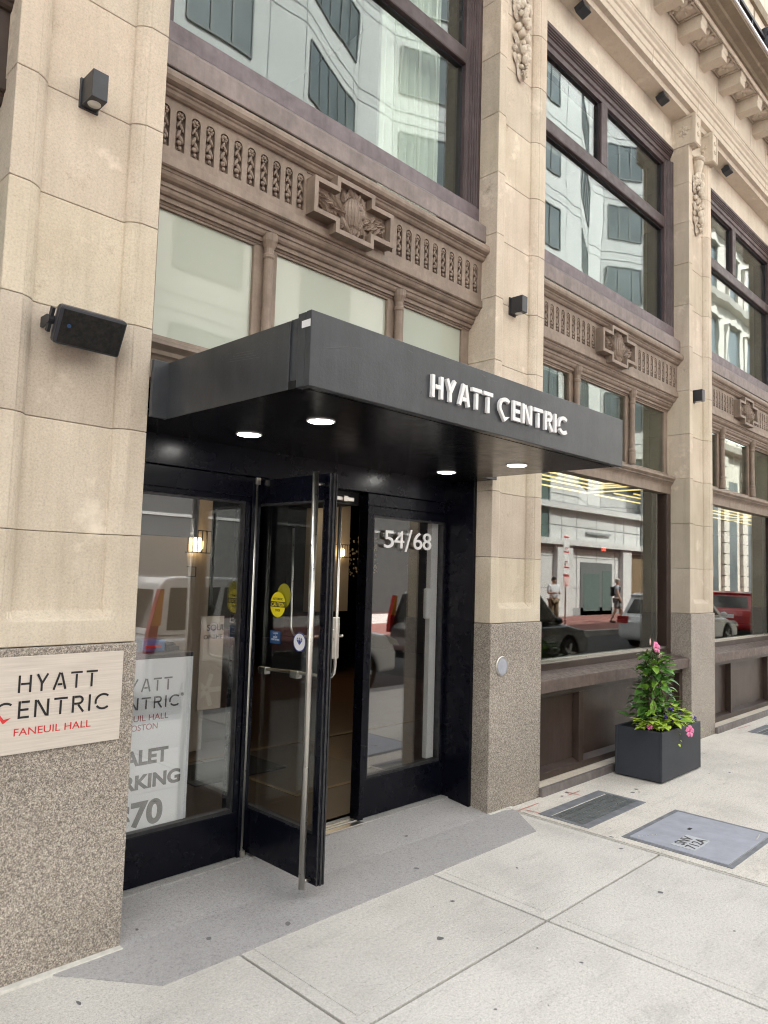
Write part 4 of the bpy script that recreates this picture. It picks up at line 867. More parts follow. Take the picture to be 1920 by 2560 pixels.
# ------------------------------------------------------------------ wall fittings
t = thing('wall_lamp', '', 'wall lamp', (0, 0, 0), 'square wall lamps on the stone piers')
mb = MB(); mb.box(-.034, .034, -.115, -.012, -.060, .062); mb.build('housing', 'fix', t, True, bevel=.003)
mb = MB(); mb.box(-.042, .042, -.012, .002, -.066, .066); mb.build('back_plate', 'fix', t, True, bevel=.002)
mb = MB(); mb.lathe([(.026, 0), (.028, .004), (.028, .008)], (0, -.062, -.0635), 20); mb.build('lens', 'lens', t, True, smooth=True)
sm = MB()
for (x, z, l, a) in ((1.203, 3.522, .028, .6), (1.212, 3.524, .022, .5), (1.222, 3.522, .016, .3), (1.262, 3.500, .040, .12)): sm.add([(x, .0543, z), (x + .003, .0543, z), (x + .002 - l * a, .0543, z - l), (x - l * a, .0543, z - l)], [(0, 1, 2, 3)])
st_ = struct(sm.build('mastic_smears', 'gum'), 'stuff')
t.location = (1.232, .055, 3.604); t['label'] = 'black square wall lamp high on the left pier above the loudspeaker'
dup(t, (4.415, .055, 3.572), 'black square wall lamp on the middle pier, above the right end of the canopy')
dup(t, (7.760, .055, 3.545), 'black square wall lamp on the far right pier')
t = thing('soffit_lamp', '', 'spotlight', (0, 0, 0), 'small spotlights under the stone lintels')
mb = MB(); mb.box(-.06, .06, -.045, .045, -.075, -.01, Matrix.Rotation(R(-18), 4, 'X')); mb.build('housing', 'fix', t, True, bevel=.004)
mb = MB(); mb.box(-.02, .02, -.02, .02, -.012, .028); mb.build('bracket', 'fix', t, True)
t.location = (5.39, .06, 6.53); t['label'] = 'small black spotlight under the lintel, at top edge between middle pier and carved cornice'
dup(t, (7.0, .06, 6.53), 'small black spotlight under the lintel left of the carved console blocks')
dup(t, (8.80, .06, 6.53), 'small black spotlight under the lintel at the right edge of the photo')
# loudspeaker
t = thing('wall_speaker', 'black loudspeaker with dusty grille tilted down on the left stone pier', 'speaker', (1.235, 0, 2.57))
tilt = Matrix.Translation((1.245, -.035, 2.565)) @ Matrix.Rotation(R(28), 4, 'X')
mb = MB(); fx, bx, fz, bz = .137, .112, .078, .060
mb.add([(-fx, -.07, -fz), (fx, -.07, -fz), (fx, -.07, fz), (-fx, -.07, fz), (-fx, -.03, -fz), (fx, -.03, -fz), (fx, -.03, fz), (-fx, -.03, fz), (-bx, .05, -bz), (bx, .05, -bz), (bx, .05, bz), (-bx, .05, bz)],
       [(0, 1, 2, 3), (0, 4, 5, 1), (1, 5, 6, 2), (2, 6, 7, 3), (3, 7, 4, 0), (4, 8, 9, 5), (5, 9, 10, 6), (6, 10, 11, 7), (7, 11, 8, 4), (8, 11, 10, 9)], tilt)
mb.build('cabinet', 'speaker', t, bevel=.012)
mb = MB(); mb.box(-fx + .010, fx - .010, -.074, -.069, -fz + .010, fz - .010, tilt); mb.build('grille', 'grille', t, bevel=.002)
mb = MB(); mb.lathe([(.008, 0), (.008, .002)], (0, 0, 0), 14, tilt @ Matrix.Translation((-.095, -.074, .005)) @ Matrix.Rotation(R(90), 4, 'X')); mb.build('badge', 'bluest', t)
mb = MB(); mb.box(-.150, -.138, -.012, .012, -.05, .05, tilt); mb.tube([tuple(tilt @ Vector((-.155, 0, 0))), tuple(tilt @ Vector((-.12, 0, 0)))], .018, 12); mb.box(1.096, 1.108, -.01, .056, 2.55, 2.592); mb.box(1.15, 1.34, .02, .056, 2.54, 2.60); mb.build('bracket', 'fix', t)
# brass name plate
t = thing('name_plate', 'brushed metal hotel name plate on the granite base of left pier', 'sign', (1.25, -.02, .86))
mb = MB(); mb.box(1.002, 1.498, -.026, -.0125, .864, 1.231); mb.build('plate', 'plate', t, bevel=.0015)
mb = MB(); mbh = MB(); yp = -.0265
word(mb, 'HYATT', WALL(1.078, yp, 1.094), .066, .310, .125, .0012, .26); word(mb, 'QENTRIC', WALL(.985 + .018, yp, .996), .066, .443, .125, .0012, .26, mbh)
mb.build('lettering', 'ink', t); mbh.build('heart_mark', 'red', t)
joinmesh([text('FANEUIL HALL', .040, WALL(1.070, yp, .932), .298, .0008)]).build('lettering', 'red', t)
# round buzzer
t = thing('round_buzzer', 'round grey metal wall buzzer on the granite of the middle pier', 'buzzer', (4.265, -.012, .97))
RX = Matrix.Translation((4.267, -.012, .970)) @ Matrix.Rotation(R(90), 4, 'X')
mb = MB(); mb.lathe([(.068, 0), (.070, .004), (.066, .008), (.060, .008)], (0, 0, 0), 36, RX); mb.build('rim', 'steel', t, smooth=False)
mb = MB(); mb.lathe([(.059, .006), (.056, .0095)], (0, 0, 0), 36, RX); mb.build('cover', 'hatch', t)

# ------------------------------------------------------------------ planter
t = thing('planter', 'charcoal square planter box standing on the pavement under the shop window', 'planter', (6.16, -.28, 0))
KX0, KX1, KY0, KY1, KZ = 5.778, 6.55, -.482, -.085, .397; e = .022
mb = MB()
for q in ((KX0, KX1, KY0, KY0 + e), (KX0, KX1, KY1 - e, KY1), (KX0, KX0 + e, KY0 + e, KY1 - e), (KX1 - e, KX1, KY0 + e, KY1 - e)): mb.box(*q, .012, KZ)
mb.box(KX0 + e, KX1 - e, KY0 + e, KY1 - e, .012, .03); mb.build('box', 'planter', t, bevel=.004)
mb = MB(); mb.box(KX0 + e, KX1 - e, KY0 + e, KY1 - e, .03, .355); mb.build('soil', 'soil', t)
mb = MB(); mb.box(KX0 + .03, KX1 - .03, KY0 + .03, KY1 - .03, .0005, .013); mb.build('foot', 'blackmat', t)
def leaf(mb, p, d, up, L, W, fold=.25, droop=.35):
    d = Vector(d).normalized(); s = d.cross(Vector(up)); s = s.normalized() if s.length > 1e-4 else d.orthogonal().normalized(); n = s.cross(d).normalized()
    prof = [(0, .02), (.14, .55), (.38, 1), (.64, .85), (.85, .42), (1, .0)]
    vs = []; fs = []; p = Vector(p)
    for t_, w_ in prof:
        c = p + d * (L * t_) - n * (droop * L * t_ * t_) * .6
        vs += [tuple(c - s * (W * .5 * w_) + n * (fold * W * .5 * w_)), tuple(c), tuple(c + s * (W * .5 * w_) + n * (fold * W * .5 * w_))]
    for i in range(5):
        a = i * 3; fs += [(a, a + 1, a + 4, a + 3), (a + 1, a + 2, a + 5, a + 4)]
    mb.add(vs, fs)
def flower(p, d, r, mat, name, parent, eye=True):
    d = Vector(d).normalized(); a = d.orthogonal().normalized(); b = d.cross(a); mb = MB(); p = Vector(p)
    for k in range(5):
        t0 = 1.2566 * k; u = a * math.cos(t0) + b * math.sin(t0); v = d.cross(u)
        vs = [tuple(p - d * .012)]; row = [(.35, .22, .006), (.75, .46, .010), (1.0, .34, .004)]
        for q, w_, h in row: vs += [tuple(p + u * (r * q) - v * (r * w_) + d * h), tuple(p + u * (r * q * 1.03) + d * (h + .004)), tuple(p + u * (r * q) + v * (r * w_) + d * (h - .004))]
        mb.add(vs, [(0, 1, 2), (0, 2, 3), (1, 4, 5, 2), (2, 5, 6, 3), (4, 7, 8, 5), (5, 8, 9, 6)])
    o = mb.build(name, mat, parent, smooth=True, fix=False)
    if eye: mb = MB(); mb.ball(tuple(p + d * .004), (r * .14, r * .14, r * .14)); mb.build('throat', 'eye', o, smooth=True)
    return o
rnd = random.Random(21)
V = thing('climbing_plant', 'tall glossy-leaved climbing plant with pink flowers in the charcoal planter', 'plant', (6.10, -.27, .355))
mb = MB(); bx_, by_ = 6.10, -.27
stems = []
for k in range(6):
    a0 = k * 1.05; pts = []
    for i in range(15):
        tt = i / 14; rr = .085 * (1 - tt * .55) + .01; pts.append((bx_ - .03 * tt + rr * math.cos(a0 + tt * 4.5), by_ + rr * math.sin(a0 + tt * 4.5), .35 + .66 * tt))
    stems.append(pts); mb.tube(pts, .0045, 5)
mb.tube([(bx_ - .10, by_, .35), (bx_ - .02, by_, 1.0)], .004, 5); mb.tube([(bx_ + .10, by_ - .05, .35), (bx_, by_, 1.0)], .004, 5)
for pts in ([(6.0, -.33, .62), (5.86, -.38, .70), (5.80, -.40, .66), (5.78, -.42, .57)], [(6.05, -.27, .98), (6.02, -.3, 1.05), (6.03, -.3, 1.10)], [(6.17, -.3, .8), (6.24, -.34, .86), (6.2, -.36, .93), (6.12, -.3, .97)]): mb.tube(pts, .0028, 5)
mb.build('stem', 'stem', V, smooth=True)
mbl = MB(); mby = MB()
for k in range(330):
    st = rnd.choice(stems); i = rnd.randrange(1, 14); p = Vector(st[i]); tt = i / 14
    a = rnd.uniform(0, 6.283); el = rnd.uniform(-.35, .75); d = Vector((math.cos(a) * math.cos(el), math.sin(a) * math.cos(el), math.sin(el)))
    p = p + d * rnd.uniform(0, .125) * (1 - .55 * tt); L = rnd.uniform(.085, .135) * (1 - .3 * tt)
    young = rnd.random() < .12 + .45 * max(0, tt - .55)
    leaf(mby if young else mbl, p, d, (rnd.uniform(-.4, .4), rnd.uniform(-.4, .4), 1), L, L * rnd.uniform(.48, .66), rnd.uniform(.15, .4), rnd.uniform(.1, .8))
for p, d in (((5.80, -.40, .64), (-.2, -.1, -1)), ((5.79, -.41, .60), (-.8, -.3, .3)), ((5.84, -.38, .70), (.1, -.3, 1)), ((5.79, -.42, .57), (-1, .2, -.2)), ((6.27, -.34, .82), (.9, -.3, .35)), ((6.24, -.3, .90), (.9, -.4, .25)), ((5.88, -.34, .86), (-1, -.1, .4)), ((5.92, -.36, .88), (-.8, -.5, -.1))): leaf(mbl if p[0] < 5.9 and p[2] > .8 else mby, p, d, (0, 0, 1), .115, .055, .3, .4)
mbl.build('foliage', 'leaf', V, smooth=True, fix=False); mby.build('young_foliage', 'leaf2', V, smooth=True, fix=False)
flower((6.075, -.30, 1.030), (-.2, -1, .3), .048, 'pink', 'flower', V); flower((6.09, -.32, .965), (-.1, -.9, -.5), .026, 'palepink', 'flower', V, False)
mb = MB(); mb.lathe([(.004, 0), (.008, .02), (.006, .04), (.001, .055)], (6.005, -.28, 1.055), 8); mb.build('flower_bud', 'palepink', V, smooth=True)
def vine(cx, cy, sx, n, label, seed, trail=None):
    r_ = random.Random(seed); v = thing('lime_vine', label, 'plant', (cx, cy, .36), 'lime green trailing plants in the planter'); mb = MB(); ms = MB()
    for k in range(n):
        a = r_.uniform(0, 6.283); q = r_.random(); p = Vector((cx + math.cos(a) * sx * q, cy + math.sin(a) * .085 * q - .02, (.405 + r_.uniform(0, .11) * (1.2 - q))))
        for j in range(3):
            b = a + (j - 1) * .8 + r_.uniform(-.3, .3); el = r_.uniform(-.25, .7)
            leaf(mb, p, (math.cos(b), math.sin(b), el), (0, 0, 1), r_.uniform(.055, .10), r_.uniform(.032, .055), .2, r_.uniform(.1, .8))
        if k % 3 == 0: ms.tube([(cx, cy, .35), tuple(p)], .002, 4)
    if trail: ms.tube(trail, .0022, 5); [leaf(mb, q, (r_.uniform(-1, 1), -.5, -.4), (0, 0, 1), .03, .02) for q in trail[1:]]
    ms.build('stem', 'stem', v); mb.build('foliage', 'lime', v, smooth=True, fix=False)
vine(5.88, -.30, .10, 30, 'lime green trailing plant at the left corner of the planter', 1)
vine(6.00, -.42, .12, 22, 'lime green trailing plant over the front edge of the planter', 2, [(6.03, -.47, .39), (6.04, -.50, .37), (6.06, -.505, .31), (6.05, -.50, .28)])
vine(6.36, -.33, .15, 32, 'lime green trailing plant at the right side of the planter with a long tendril', 3, [(6.45, -.40, .39), (6.50, -.46, .36), (6.58, -.47, .335), (6.63, -.42, .36), (6.64, -.38, .39)])
pt = thing('violet_petunia', 'dark violet petunias between the lime green leaves', 'plant', (6.2, -.4, .36))
for (x, y, z, r_) in ((6.10, -.455, .425, .030), (6.13, -.43, .405, .026), (6.00, -.36, .455, .020), (6.27, -.30, .475, .024), (6.36, -.33, .445, .020), (6.05, -.40, .435, .022), (6.45, -.42, .40, .018), (6.31, -.26, .47, .018)): flower((x, y - .05, z + .03), (-.4 + rnd.uniform(-.3, .3), -1, rnd.uniform(.1, .8)), r_ * .9, 'violet', 'flower', pt, False)
mb = MB()
for k in range(40): a = rnd.uniform(0, 6.28); leaf(mb, (6.18 + rnd.uniform(-.22, .25), -.36 + rnd.uniform(-.08, .06), .40), (math.cos(a), math.sin(a), .6), (0, 0, 1), .05, .024)
mb.build('foliage', 'leaf', pt, smooth=True, fix=False)
pk = thing('pink_blossom', 'large pink blossom hanging over the front right edge of the planter', 'flower', (6.16, -.49, .37))
flower((6.165, -.540, .372), (-.35, -1, .15), .046, 'pink', 'petals', pk)
pk2 = thing('pink_blossom', 'small pink blossom low at the left end of the planter', 'flower', (5.80, -.36, .42))
flower((5.80, -.37, .425), (-.8, -.6, .2), .022, 'pink', 'petals', pk2, False)

# ------------------------------------------------------------------ the other side of the street (seen in the glass)
OB = thing('pale_office_building', 'pale precast office building across the street with dark strip windows', 'building', (20, -12, 0))
PL = [(-40, -12.0), (-3.2, -12.0), (.3, -13.2), (1.8, -13.2), (4.6, -12.0), (12.1, -12.0), (15.4, -13.3), (17.0, -13.3), (19.8, -12.0), (27.3, -12.0), (30.4, -13.3), (31.6, -13.3), (33.6, -12.0), (36.5, -12.0)]
mb = MB(); jt = MB(); wn = MB(); bl = MB(); fr_ = MB()
n = len(PL); ZB, ZT = 4.6, 25
mb.add([(p[0], p[1], ZB) for p in PL] + [(p[0], p[1], ZT) for p in PL], [(i, i + 1, n + i + 1, n + i) for i in range(n - 1)])
mb.box(-40, 36.5, -14, -12.0, -.05, 4.6)
rnd = random.Random(9)
for i in range(n - 1):
    a = Vector((*PL[i], 0)); b = Vector((*PL[i + 1], 0)); L = (b - a).length; u = (b - a).normalized(); nr = Vector((-u.y, u.x, 0)); nr = nr if nr.y > 0 else -nr
    mt = Matrix(((u.x, nr.x, 0, a.x), (u.y, nr.y, 0, a.y), (0, 0, 1, 0), (0, 0, 0, 1)))
    wide = L < 4.2 and abs(u.y) > .1
    for f in range(6):
        z = 5.6 + 3.1 * f
        jt.box(0, L, 0, .012, z - .7, z - .675, mt); jt.box(0, L, 0, .012, z + 2.0, z + 2.02, mt)
        if wide: spans = [(.25, L - .25)]
        else:
            spans = []; x = .7
            while x + 2.0 < L: spans.append((x, x + 1.9)); x += 3.15
        for (s0, s1) in spans:
            wn.box(s0, s1, -.05, .02, z, z + 1.65, mt)
            k = max(1, round((s1 - s0) / .65))
            for q in range(k + 1): xx = s0 + (s1 - s0) * q / k; fr_.box(xx - .03, xx + .03, .0, .05, z, z + 1.65, mt)
            fr_.box(s0, s1, 0, .05, z - .05, z, mt); fr_.box(s0, s1, 0, .05, z + 1.65, z + 1.70, mt)
            if rnd.random() < .6 and not wide:
                h = rnd.uniform(.4, .9)
                zz = z + 1.63
                while zz > z + 1.65 - h: bl.box(s0 + .03, s1 - .03, .02, .03, zz - .05, zz, mt); zz -= .085
    x = 0
    while x < L: jt.box(x, x + .02, 0, .012, ZB, ZT, mt); x += 3.15
mb.build('wall', 'pale', OB); jt.build('panel_joint', 'palejoint', OB); wn.build('window', 'owin', OB); fr_.build('window_frame', 'oframe', OB); bl.build('blind', 'oblind', OB)
# its street level: big green glass panes, recessed door, exit sign
mb = MB()
for (u, v) in ((20.0, 25.0), (33.0, 36.0)): mb.box(u, v, -12.02, -11.97, 2.9, 6.9)
mb.build('street_pane', 'owin2', OB)
mb = MB()
for (u, v) in ((-12, -6.5), (-6, -.5), (0, 5.5), (6, 11.5), (12, 17.5)): mb.box(u, v, -12.02, -11.97, .35, 5.4)
mb.build('street_pane', 'owin3', OB)  # dark panes added to darken the street's reflection in the entrance glass
mb = MB()
for x in (20.0, 22.5, 25.0, 33, 34.5, 36): mb.box(x - .05, x + .05, -12, -11.93, 2.9, 6.9)
mb.box(-40, 36.5, -12, -11.95, 2.75, 2.82); mb.box(-40, 36.5, -12, -11.96, 4.55, 4.6); mb.build('street_frame', 'palejoint', OB)
mb = MB(); mb.box(18.2, 36.4, -12, -11.72, 2.86, 3.10); mb.box(18.2, 36.4, -12, -11.78, 4.30, 4.52); mb.box(25.4, 26.6, -12, -11.80, .03, 2.86); mb.box(30.9, 31.7, -12, -11.80, .03, 2.86); mb.build('street_ledge', 'pale', OB)
mb = MB()
for x in (18.9, 26.0, 27.2, 28.85, 30.5, 31.3, 32.6): mb.box(x, x + .025, -12, -11.985, .05, 4.55)
for z in (1.15, 2.4, 3.65): mb.box(18, 36.4, -12, -11.986, z, z + .022)
mb.box(27.9, 30.0, -12, -11.90, 3.42, 3.50); mb.box(25.5, 36.4, -11.999, -11.97, .03, .34); mb.build('street_panel_joint', 'palejoint', OB)
mb = MB(); mb.box(27.5, 30.2, -12.02, -11.97, .03, 2.22); d = mb.build('street_door', 'oframe', OB)
mb = MB(); mb.box(27.75, 29.1, -11.985, -11.96, .2, 1.75); mb.box(29.35, 30.05, -11.985, -11.96, .2, 1.9); mb.build('pane', 'owin2', d)
mb = MB(); mb.box(31.9, 34.5, -12.02, -11.97, .03, 2.7); mb.build('street_recess', 'tanwood', OB)
OR = thing('ornate_building', 'cream ornate stone building across the street seen in the far window', 'building', (46, -12, 0))
mb = MB(); mb.box(36.6, 70, -14, -11.9, -.05, 24); mb.build('wall', 'ornate', OR)
mb = MB()
for k in range(12):
    for z in range(14): mb.box(36.7 + 3.1 * k, 37.5 + 3.1 * k, -11.95, -11.72, .1 + .62 * z, .66 + .62 * z)
for z in (8.9, 13.2, 17.5, 21.8): mb.prism([(-11.95, z), (-11.5, z + .1), (-11.4, z + .4), (-11.95, z + .45)], 'x', 36.6, 70)
for k in range(12):
    for z in (9.8, 14.0, 18.3): mb.box(37.55 + 3.1 * k, 37.8 + 3.1 * k, -11.92, -11.75, z, z + 2.6); mb.box(39.3 + 3.1 * k, 39.55 + 3.1 * k, -11.92, -11.75, z, z + 2.6); mb.prism([(37.5 + 3.1 * k, z + 2.6), (39.6 + 3.1 * k, z + 2.6), (38.55 + 3.1 * k, z + 3.1)], 'y', -11.92, -11.65)
mb.build('stone_trim', 'ornate', OR)
mb = MB()
for k in range(11):
    mb.box(37.8 + 3.1 * k, 39.3 + 3.1 * k, -11.93, -11.88, .4, 7.4)
    for z in (9.8, 14.0, 18.3): mb.box(37.85 + 3.1 * k, 39.25 + 3.1 * k, -11.93, -11.88, z, z + 2.5)
mb.build('window', 'owin', OR)

def car(name, label, x, y0, paint, L, Hh, kind):
    """parked along x, nose toward +x. y0: kerb side (nearest to the hotel)"""
    t = thing(name, label, 'car', (x, y0 - .8, -.13), 'cars parked along the kerb'); W = 1.60
    zg = -.13; def_z = lambda z: zg + z
    belt = Hh * .60
    if kind == 'suv':
        low = [(0, .34), (.02, .75), (.10, belt), (L * .70, belt), (L * .80, belt - .04), (L * .97, belt - .16), (L, .55), (L, .30), (L - .15, .2), (.1, .22)]
        cab = [(.09, belt - .01), (.20, Hh - .10), (.30, Hh - .02), (.45, Hh), (L * .52, Hh - .01), (L * .60, Hh - .06), (L * .735, belt - .01)]
        qw = [(.25, belt + .04), (.33, Hh - .13), (1.0, Hh - .12), (.80, belt + .04)]; w2 = [(.92, belt + .03), (1.06, Hh - .12), (1.62, Hh - .115), (1.62, belt + .03)]; w3 = [(1.70, belt + .03), (1.70, Hh - .115), (L * .575, Hh - .14), (L * .66, belt + .03)]
    else:
        low = [(0, .32), (.0, .66), (.08, belt), (L * .66, belt), (L * .80, belt - .07), (L * .96, belt - .22), (L, .50), (L, .28), (L - .15, .18), (.1, .2)]
        cab = [(.16, belt - .01), (.42, Hh - .12), (.36, Hh - .05), (.60, Hh), (L * .48, Hh), (L * .57, Hh - .07), (L * .74, belt - .01)]
        qw = [(.55, belt + .04), (.72, Hh - .15), (1.0, Hh - .12), (.96, belt + .03)]; w2 = [(1.03, belt + .03), (1.07, Hh - .12), (1.60, Hh - .11), (1.60, belt + .03)]; w3 = [(1.68, belt + .03), (1.68, Hh - .11), (L * .54, Hh - .15), (L * .66, belt + .03)]
    wx = (.78, L - .72); rw = .305
    def cut(poly): # wheel arches
        out = []
        for p in poly[:8]: out.append(p)
        for cx in sorted(wx, reverse=True):
            for a in range(0, 181, 20): out.append((cx + rw * 1.2 * math.cos(R(a)), .27 + rw * 1.2 * math.sin(R(a))))
        out.append(poly[-1]); return out
    S = cut(low); mb = MB(); yb = y0 - W
    secs = [(y0, .97), (y0 - .05, 1.0), (yb + .05, 1.0), (yb, .97)]
    mb.prism([(x + a, def_z(b)) for a, b in S], 'y', y0 - .04, yb + .04)
    mb.prism([(x + .04 + (L - .08) * (a / L), def_z(min(b, belt - .05))) for a, b in S], 'y', y0, yb)
    body = mb.build('body', paint, t, bevel=.05); 
    for m_ in body.modifiers: m_.segments = 3
    mb = MB(); nn = len(cab); inset = .14
    def yin(z, s): f = max(0, min(1, (z - belt) / (Hh - belt))); return (y0 - .04 - inset * f) if s > 0 else (yb + .04 + inset * f)
    mb.add([(x + a, yin(b, 1), def_z(b)) for a, b in cab] + [(x + a, yin(b, -1), def_z(b)) for a, b in cab], [tuple(range(nn)), tuple(range(nn, 2 * nn))[::-1]] + [(i, i + 1, nn + i + 1, nn + i) for i in range(nn - 1)])
    mb.build('cabin', paint, t, bevel=.03)
    for poly in (qw, w2, w3):
        for s in (1, -1):
            mb = MB(); v = [(x + a, yin(b, s) + .004 * s, def_z(b)) for a, b in poly]; v2 = [(p[0], p[1] - .02 * s, p[2]) for p in v]
            mb.add(v + v2, [(0, 1, 2, 3), (7, 6, 5, 4), (0, 4, 5, 1), (1, 5, 6, 2), (2, 6, 7, 3), (3, 7, 4, 0)]); mb.build('side_window', 'carglass', t)
    mb = MB(); a, b = cab[0], cab[1]
    for (p, q, nm) in ((cab[0], cab[1], 'rear_window'), (cab[-1], cab[-2], 'windscreen')):
        mb = MB(); d = Vector((q[0] - p[0], q[1] - p[1])); s_ = -.006 if nm == 'rear_window' else .006
        p1 = (p[0] + d.x * .12 + s_, p[1] + d.y * .12); q1 = (p[0] + d.x * .9 + s_, p[1] + d.y * .9)
        mb.add([(x + p1[0], y0 - .16, def_z(p1[1])), (x + p1[0], yb + .16, def_z(p1[1])), (x + q1[0], yb + .26, def_z(q1[1])), (x + q1[0], y0 - .26, def_z(q1[1]))], [(0, 1, 2, 3)]); mb.build(nm, 'carglass', t)
    for cx in wx:
        for s, yy in ((1, y0 - .01), (-1, yb + .01)):
            RM = Matrix.Translation((x + cx, yy, def_z(.30))) @ Matrix.Rotation(R(90), 4, 'X')
            z0 = 0 if s > 0 else -.2
            mb = MB(); mb.lathe([(.19, .0 + z0), (.27, -.005 + z0), (rw, .03 + z0), (rw, .17 + z0), (.27, .2 + z0), (.19, .2 + z0)], (0, 0, 0), 24, RM); wh = mb.build('wheel', 'tyre', t, smooth=False)
            mb = MB(); zf = .0 if s > 0 else 0
            mb.lathe([(.195, .03 + z0), (.195, .17 + z0)], (0, 0, 0), 24, RM)
            for k in range(5):
                mb.box(.02, .19, -.028, .028, (-.004 if s > 0 else .0), .012, RM @ Matrix.Rotation(1.2566 * k, 4, 'Z'))
            mb.build('rim', 'rim', wh)
    for s, yy in ((1, y0), (-1, yb)):
        mb = MB(); ya, yc = (yy - .16, yy + .006) if s > 0 else (yy - .006, yy + .16)
        if kind == 'suv':
            mb.prism([(x - .012, def_z(belt - .20)), (x + .005, def_z(belt + .02)), (x + .12, def_z(Hh - .14)), (x + .165, def_z(Hh - .14)), (x + .11, def_z(belt)), (x + .085, def_z(belt - .20))], 'y', ya + (.09 if s > 0 else 0), yc - (.09 if s < 0 else 0))
        else: mb.prism([(x - .01, def_z(belt - .20)), (x + .01, def_z(belt - .03)), (x + .22, def_z(belt - .05)), (x + .12, def_z(belt - .20))], 'y', ya - (.12 if s > 0 else 0), yc + (.12 if s < 0 else 0))
        tl = mb.build('tail_light', 'taillight', t)
        if kind == 'suv':
            mb = MB(); mb.prism([(x + .03, def_z(belt + .10)), (x + .125, def_z(Hh - .15)), (x + .17, def_z(Hh - .15)), (x + .145, def_z(belt + .10))], 'y', ya + (.088 if s > 0 else -.002), yc + (.003 if s > 0 else -.088)); mb.build('amber_lens', 'amber', tl)
        mb = MB(); mb.prism([(x + L * .955, def_z(belt - .28)), (x + L * .93, def_z(belt - .14)), (x + L * .985, def_z(belt - .22)), (x + L + .002, def_z(belt - .30))], 'y', ya, yc); mb.build('headlight', 'lens', t)
        mb = MB(); ym = yy + s * .09; mb.ball((x + L * .655, ym, def_z(belt + .06)), (.05, .09, .06), 10, 8); mb.build('side_mirror', paint, t, smooth=True)
    mb = MB(); mb.box(x - .012, x + .02, y0 - 1.05, y0 - .55, def_z(.58), def_z(.70)); mb.build('number_plate', 'white', t)
    return t
car('parked_car', 'silver sport utility car with tall red and amber tail lights parked opposite the left sidelight', 4.0, -3.68, 'silver', 4.0, 1.60, 'suv')
car('parked_car', 'black sport utility car parked across from the planter, seen in the shop window', 9.4, -3.68, 'blackcar', 3.75, 1.45, 'suv')
car('parked_car', 'white hatchback parked ahead of the black car, reflected in two shop windows', 17.45, -3.68, 'whitecar', 3.8, 1.38, 'hatch')
car('parked_car', 'red car standing beyond the white hatchback, seen in the far right shop window', 24.6, -4.4, 'redcar', 3.9, 1.42, 'hatch')
# sign poles
t = thing('parking_sign_post', 'grey post with four red and white parking signs on the far pavement', 'sign post', (21.6, -9.2, 0))
mb = MB(); mb.tube([(21.6, -9.2, .02), (21.6, -9.2, 3.0)], .025, 10); mb.build('post', 'steel', t, smooth=True)
for z0, z1, mm in ((2.50, 2.95, 'white'), (2.05, 2.46, 'white'), (1.62, 1.95, 'white'), (1.28, 1.68, 'palepink')):
    mb = MB(); mb.box(21.42, 21.78, -9.17, -9.16, z0, z1); s_ = mb.build('sign_panel', mm, t)
    mb = MB(); mb.box(21.44, 21.76, -9.159, -9.156, z1 - .07, z1 - .02); mb.box(21.5, 21.7, -9.159, -9.156, z0 + .03, z0 + .06); mb.build('sign_stripe', 'red', s_)
t = thing('bus_stop_sign', 'yellow topped bus stop sign on a post across the street', 'sign post', (33.5, -9, 0))
mb = MB(); mb.tube([(33.5, -9, .02), (33.5, -9, 2.4)], .03, 10); mb.build('post', 'steel', t)
mb = MB(); mb.box(33.25, 33.75, -8.96, -8.95, 1.7, 2.4); mb.build('sign_panel', 'white', t)
mb = MB(); mb.box(33.25, 33.75, -8.949, -8.945, 2.28, 2.4); mb.box(33.25, 33.75, -8.949, -8.945, 1.7, 1.78); mb.build('sign_stripe', 'amber', t)
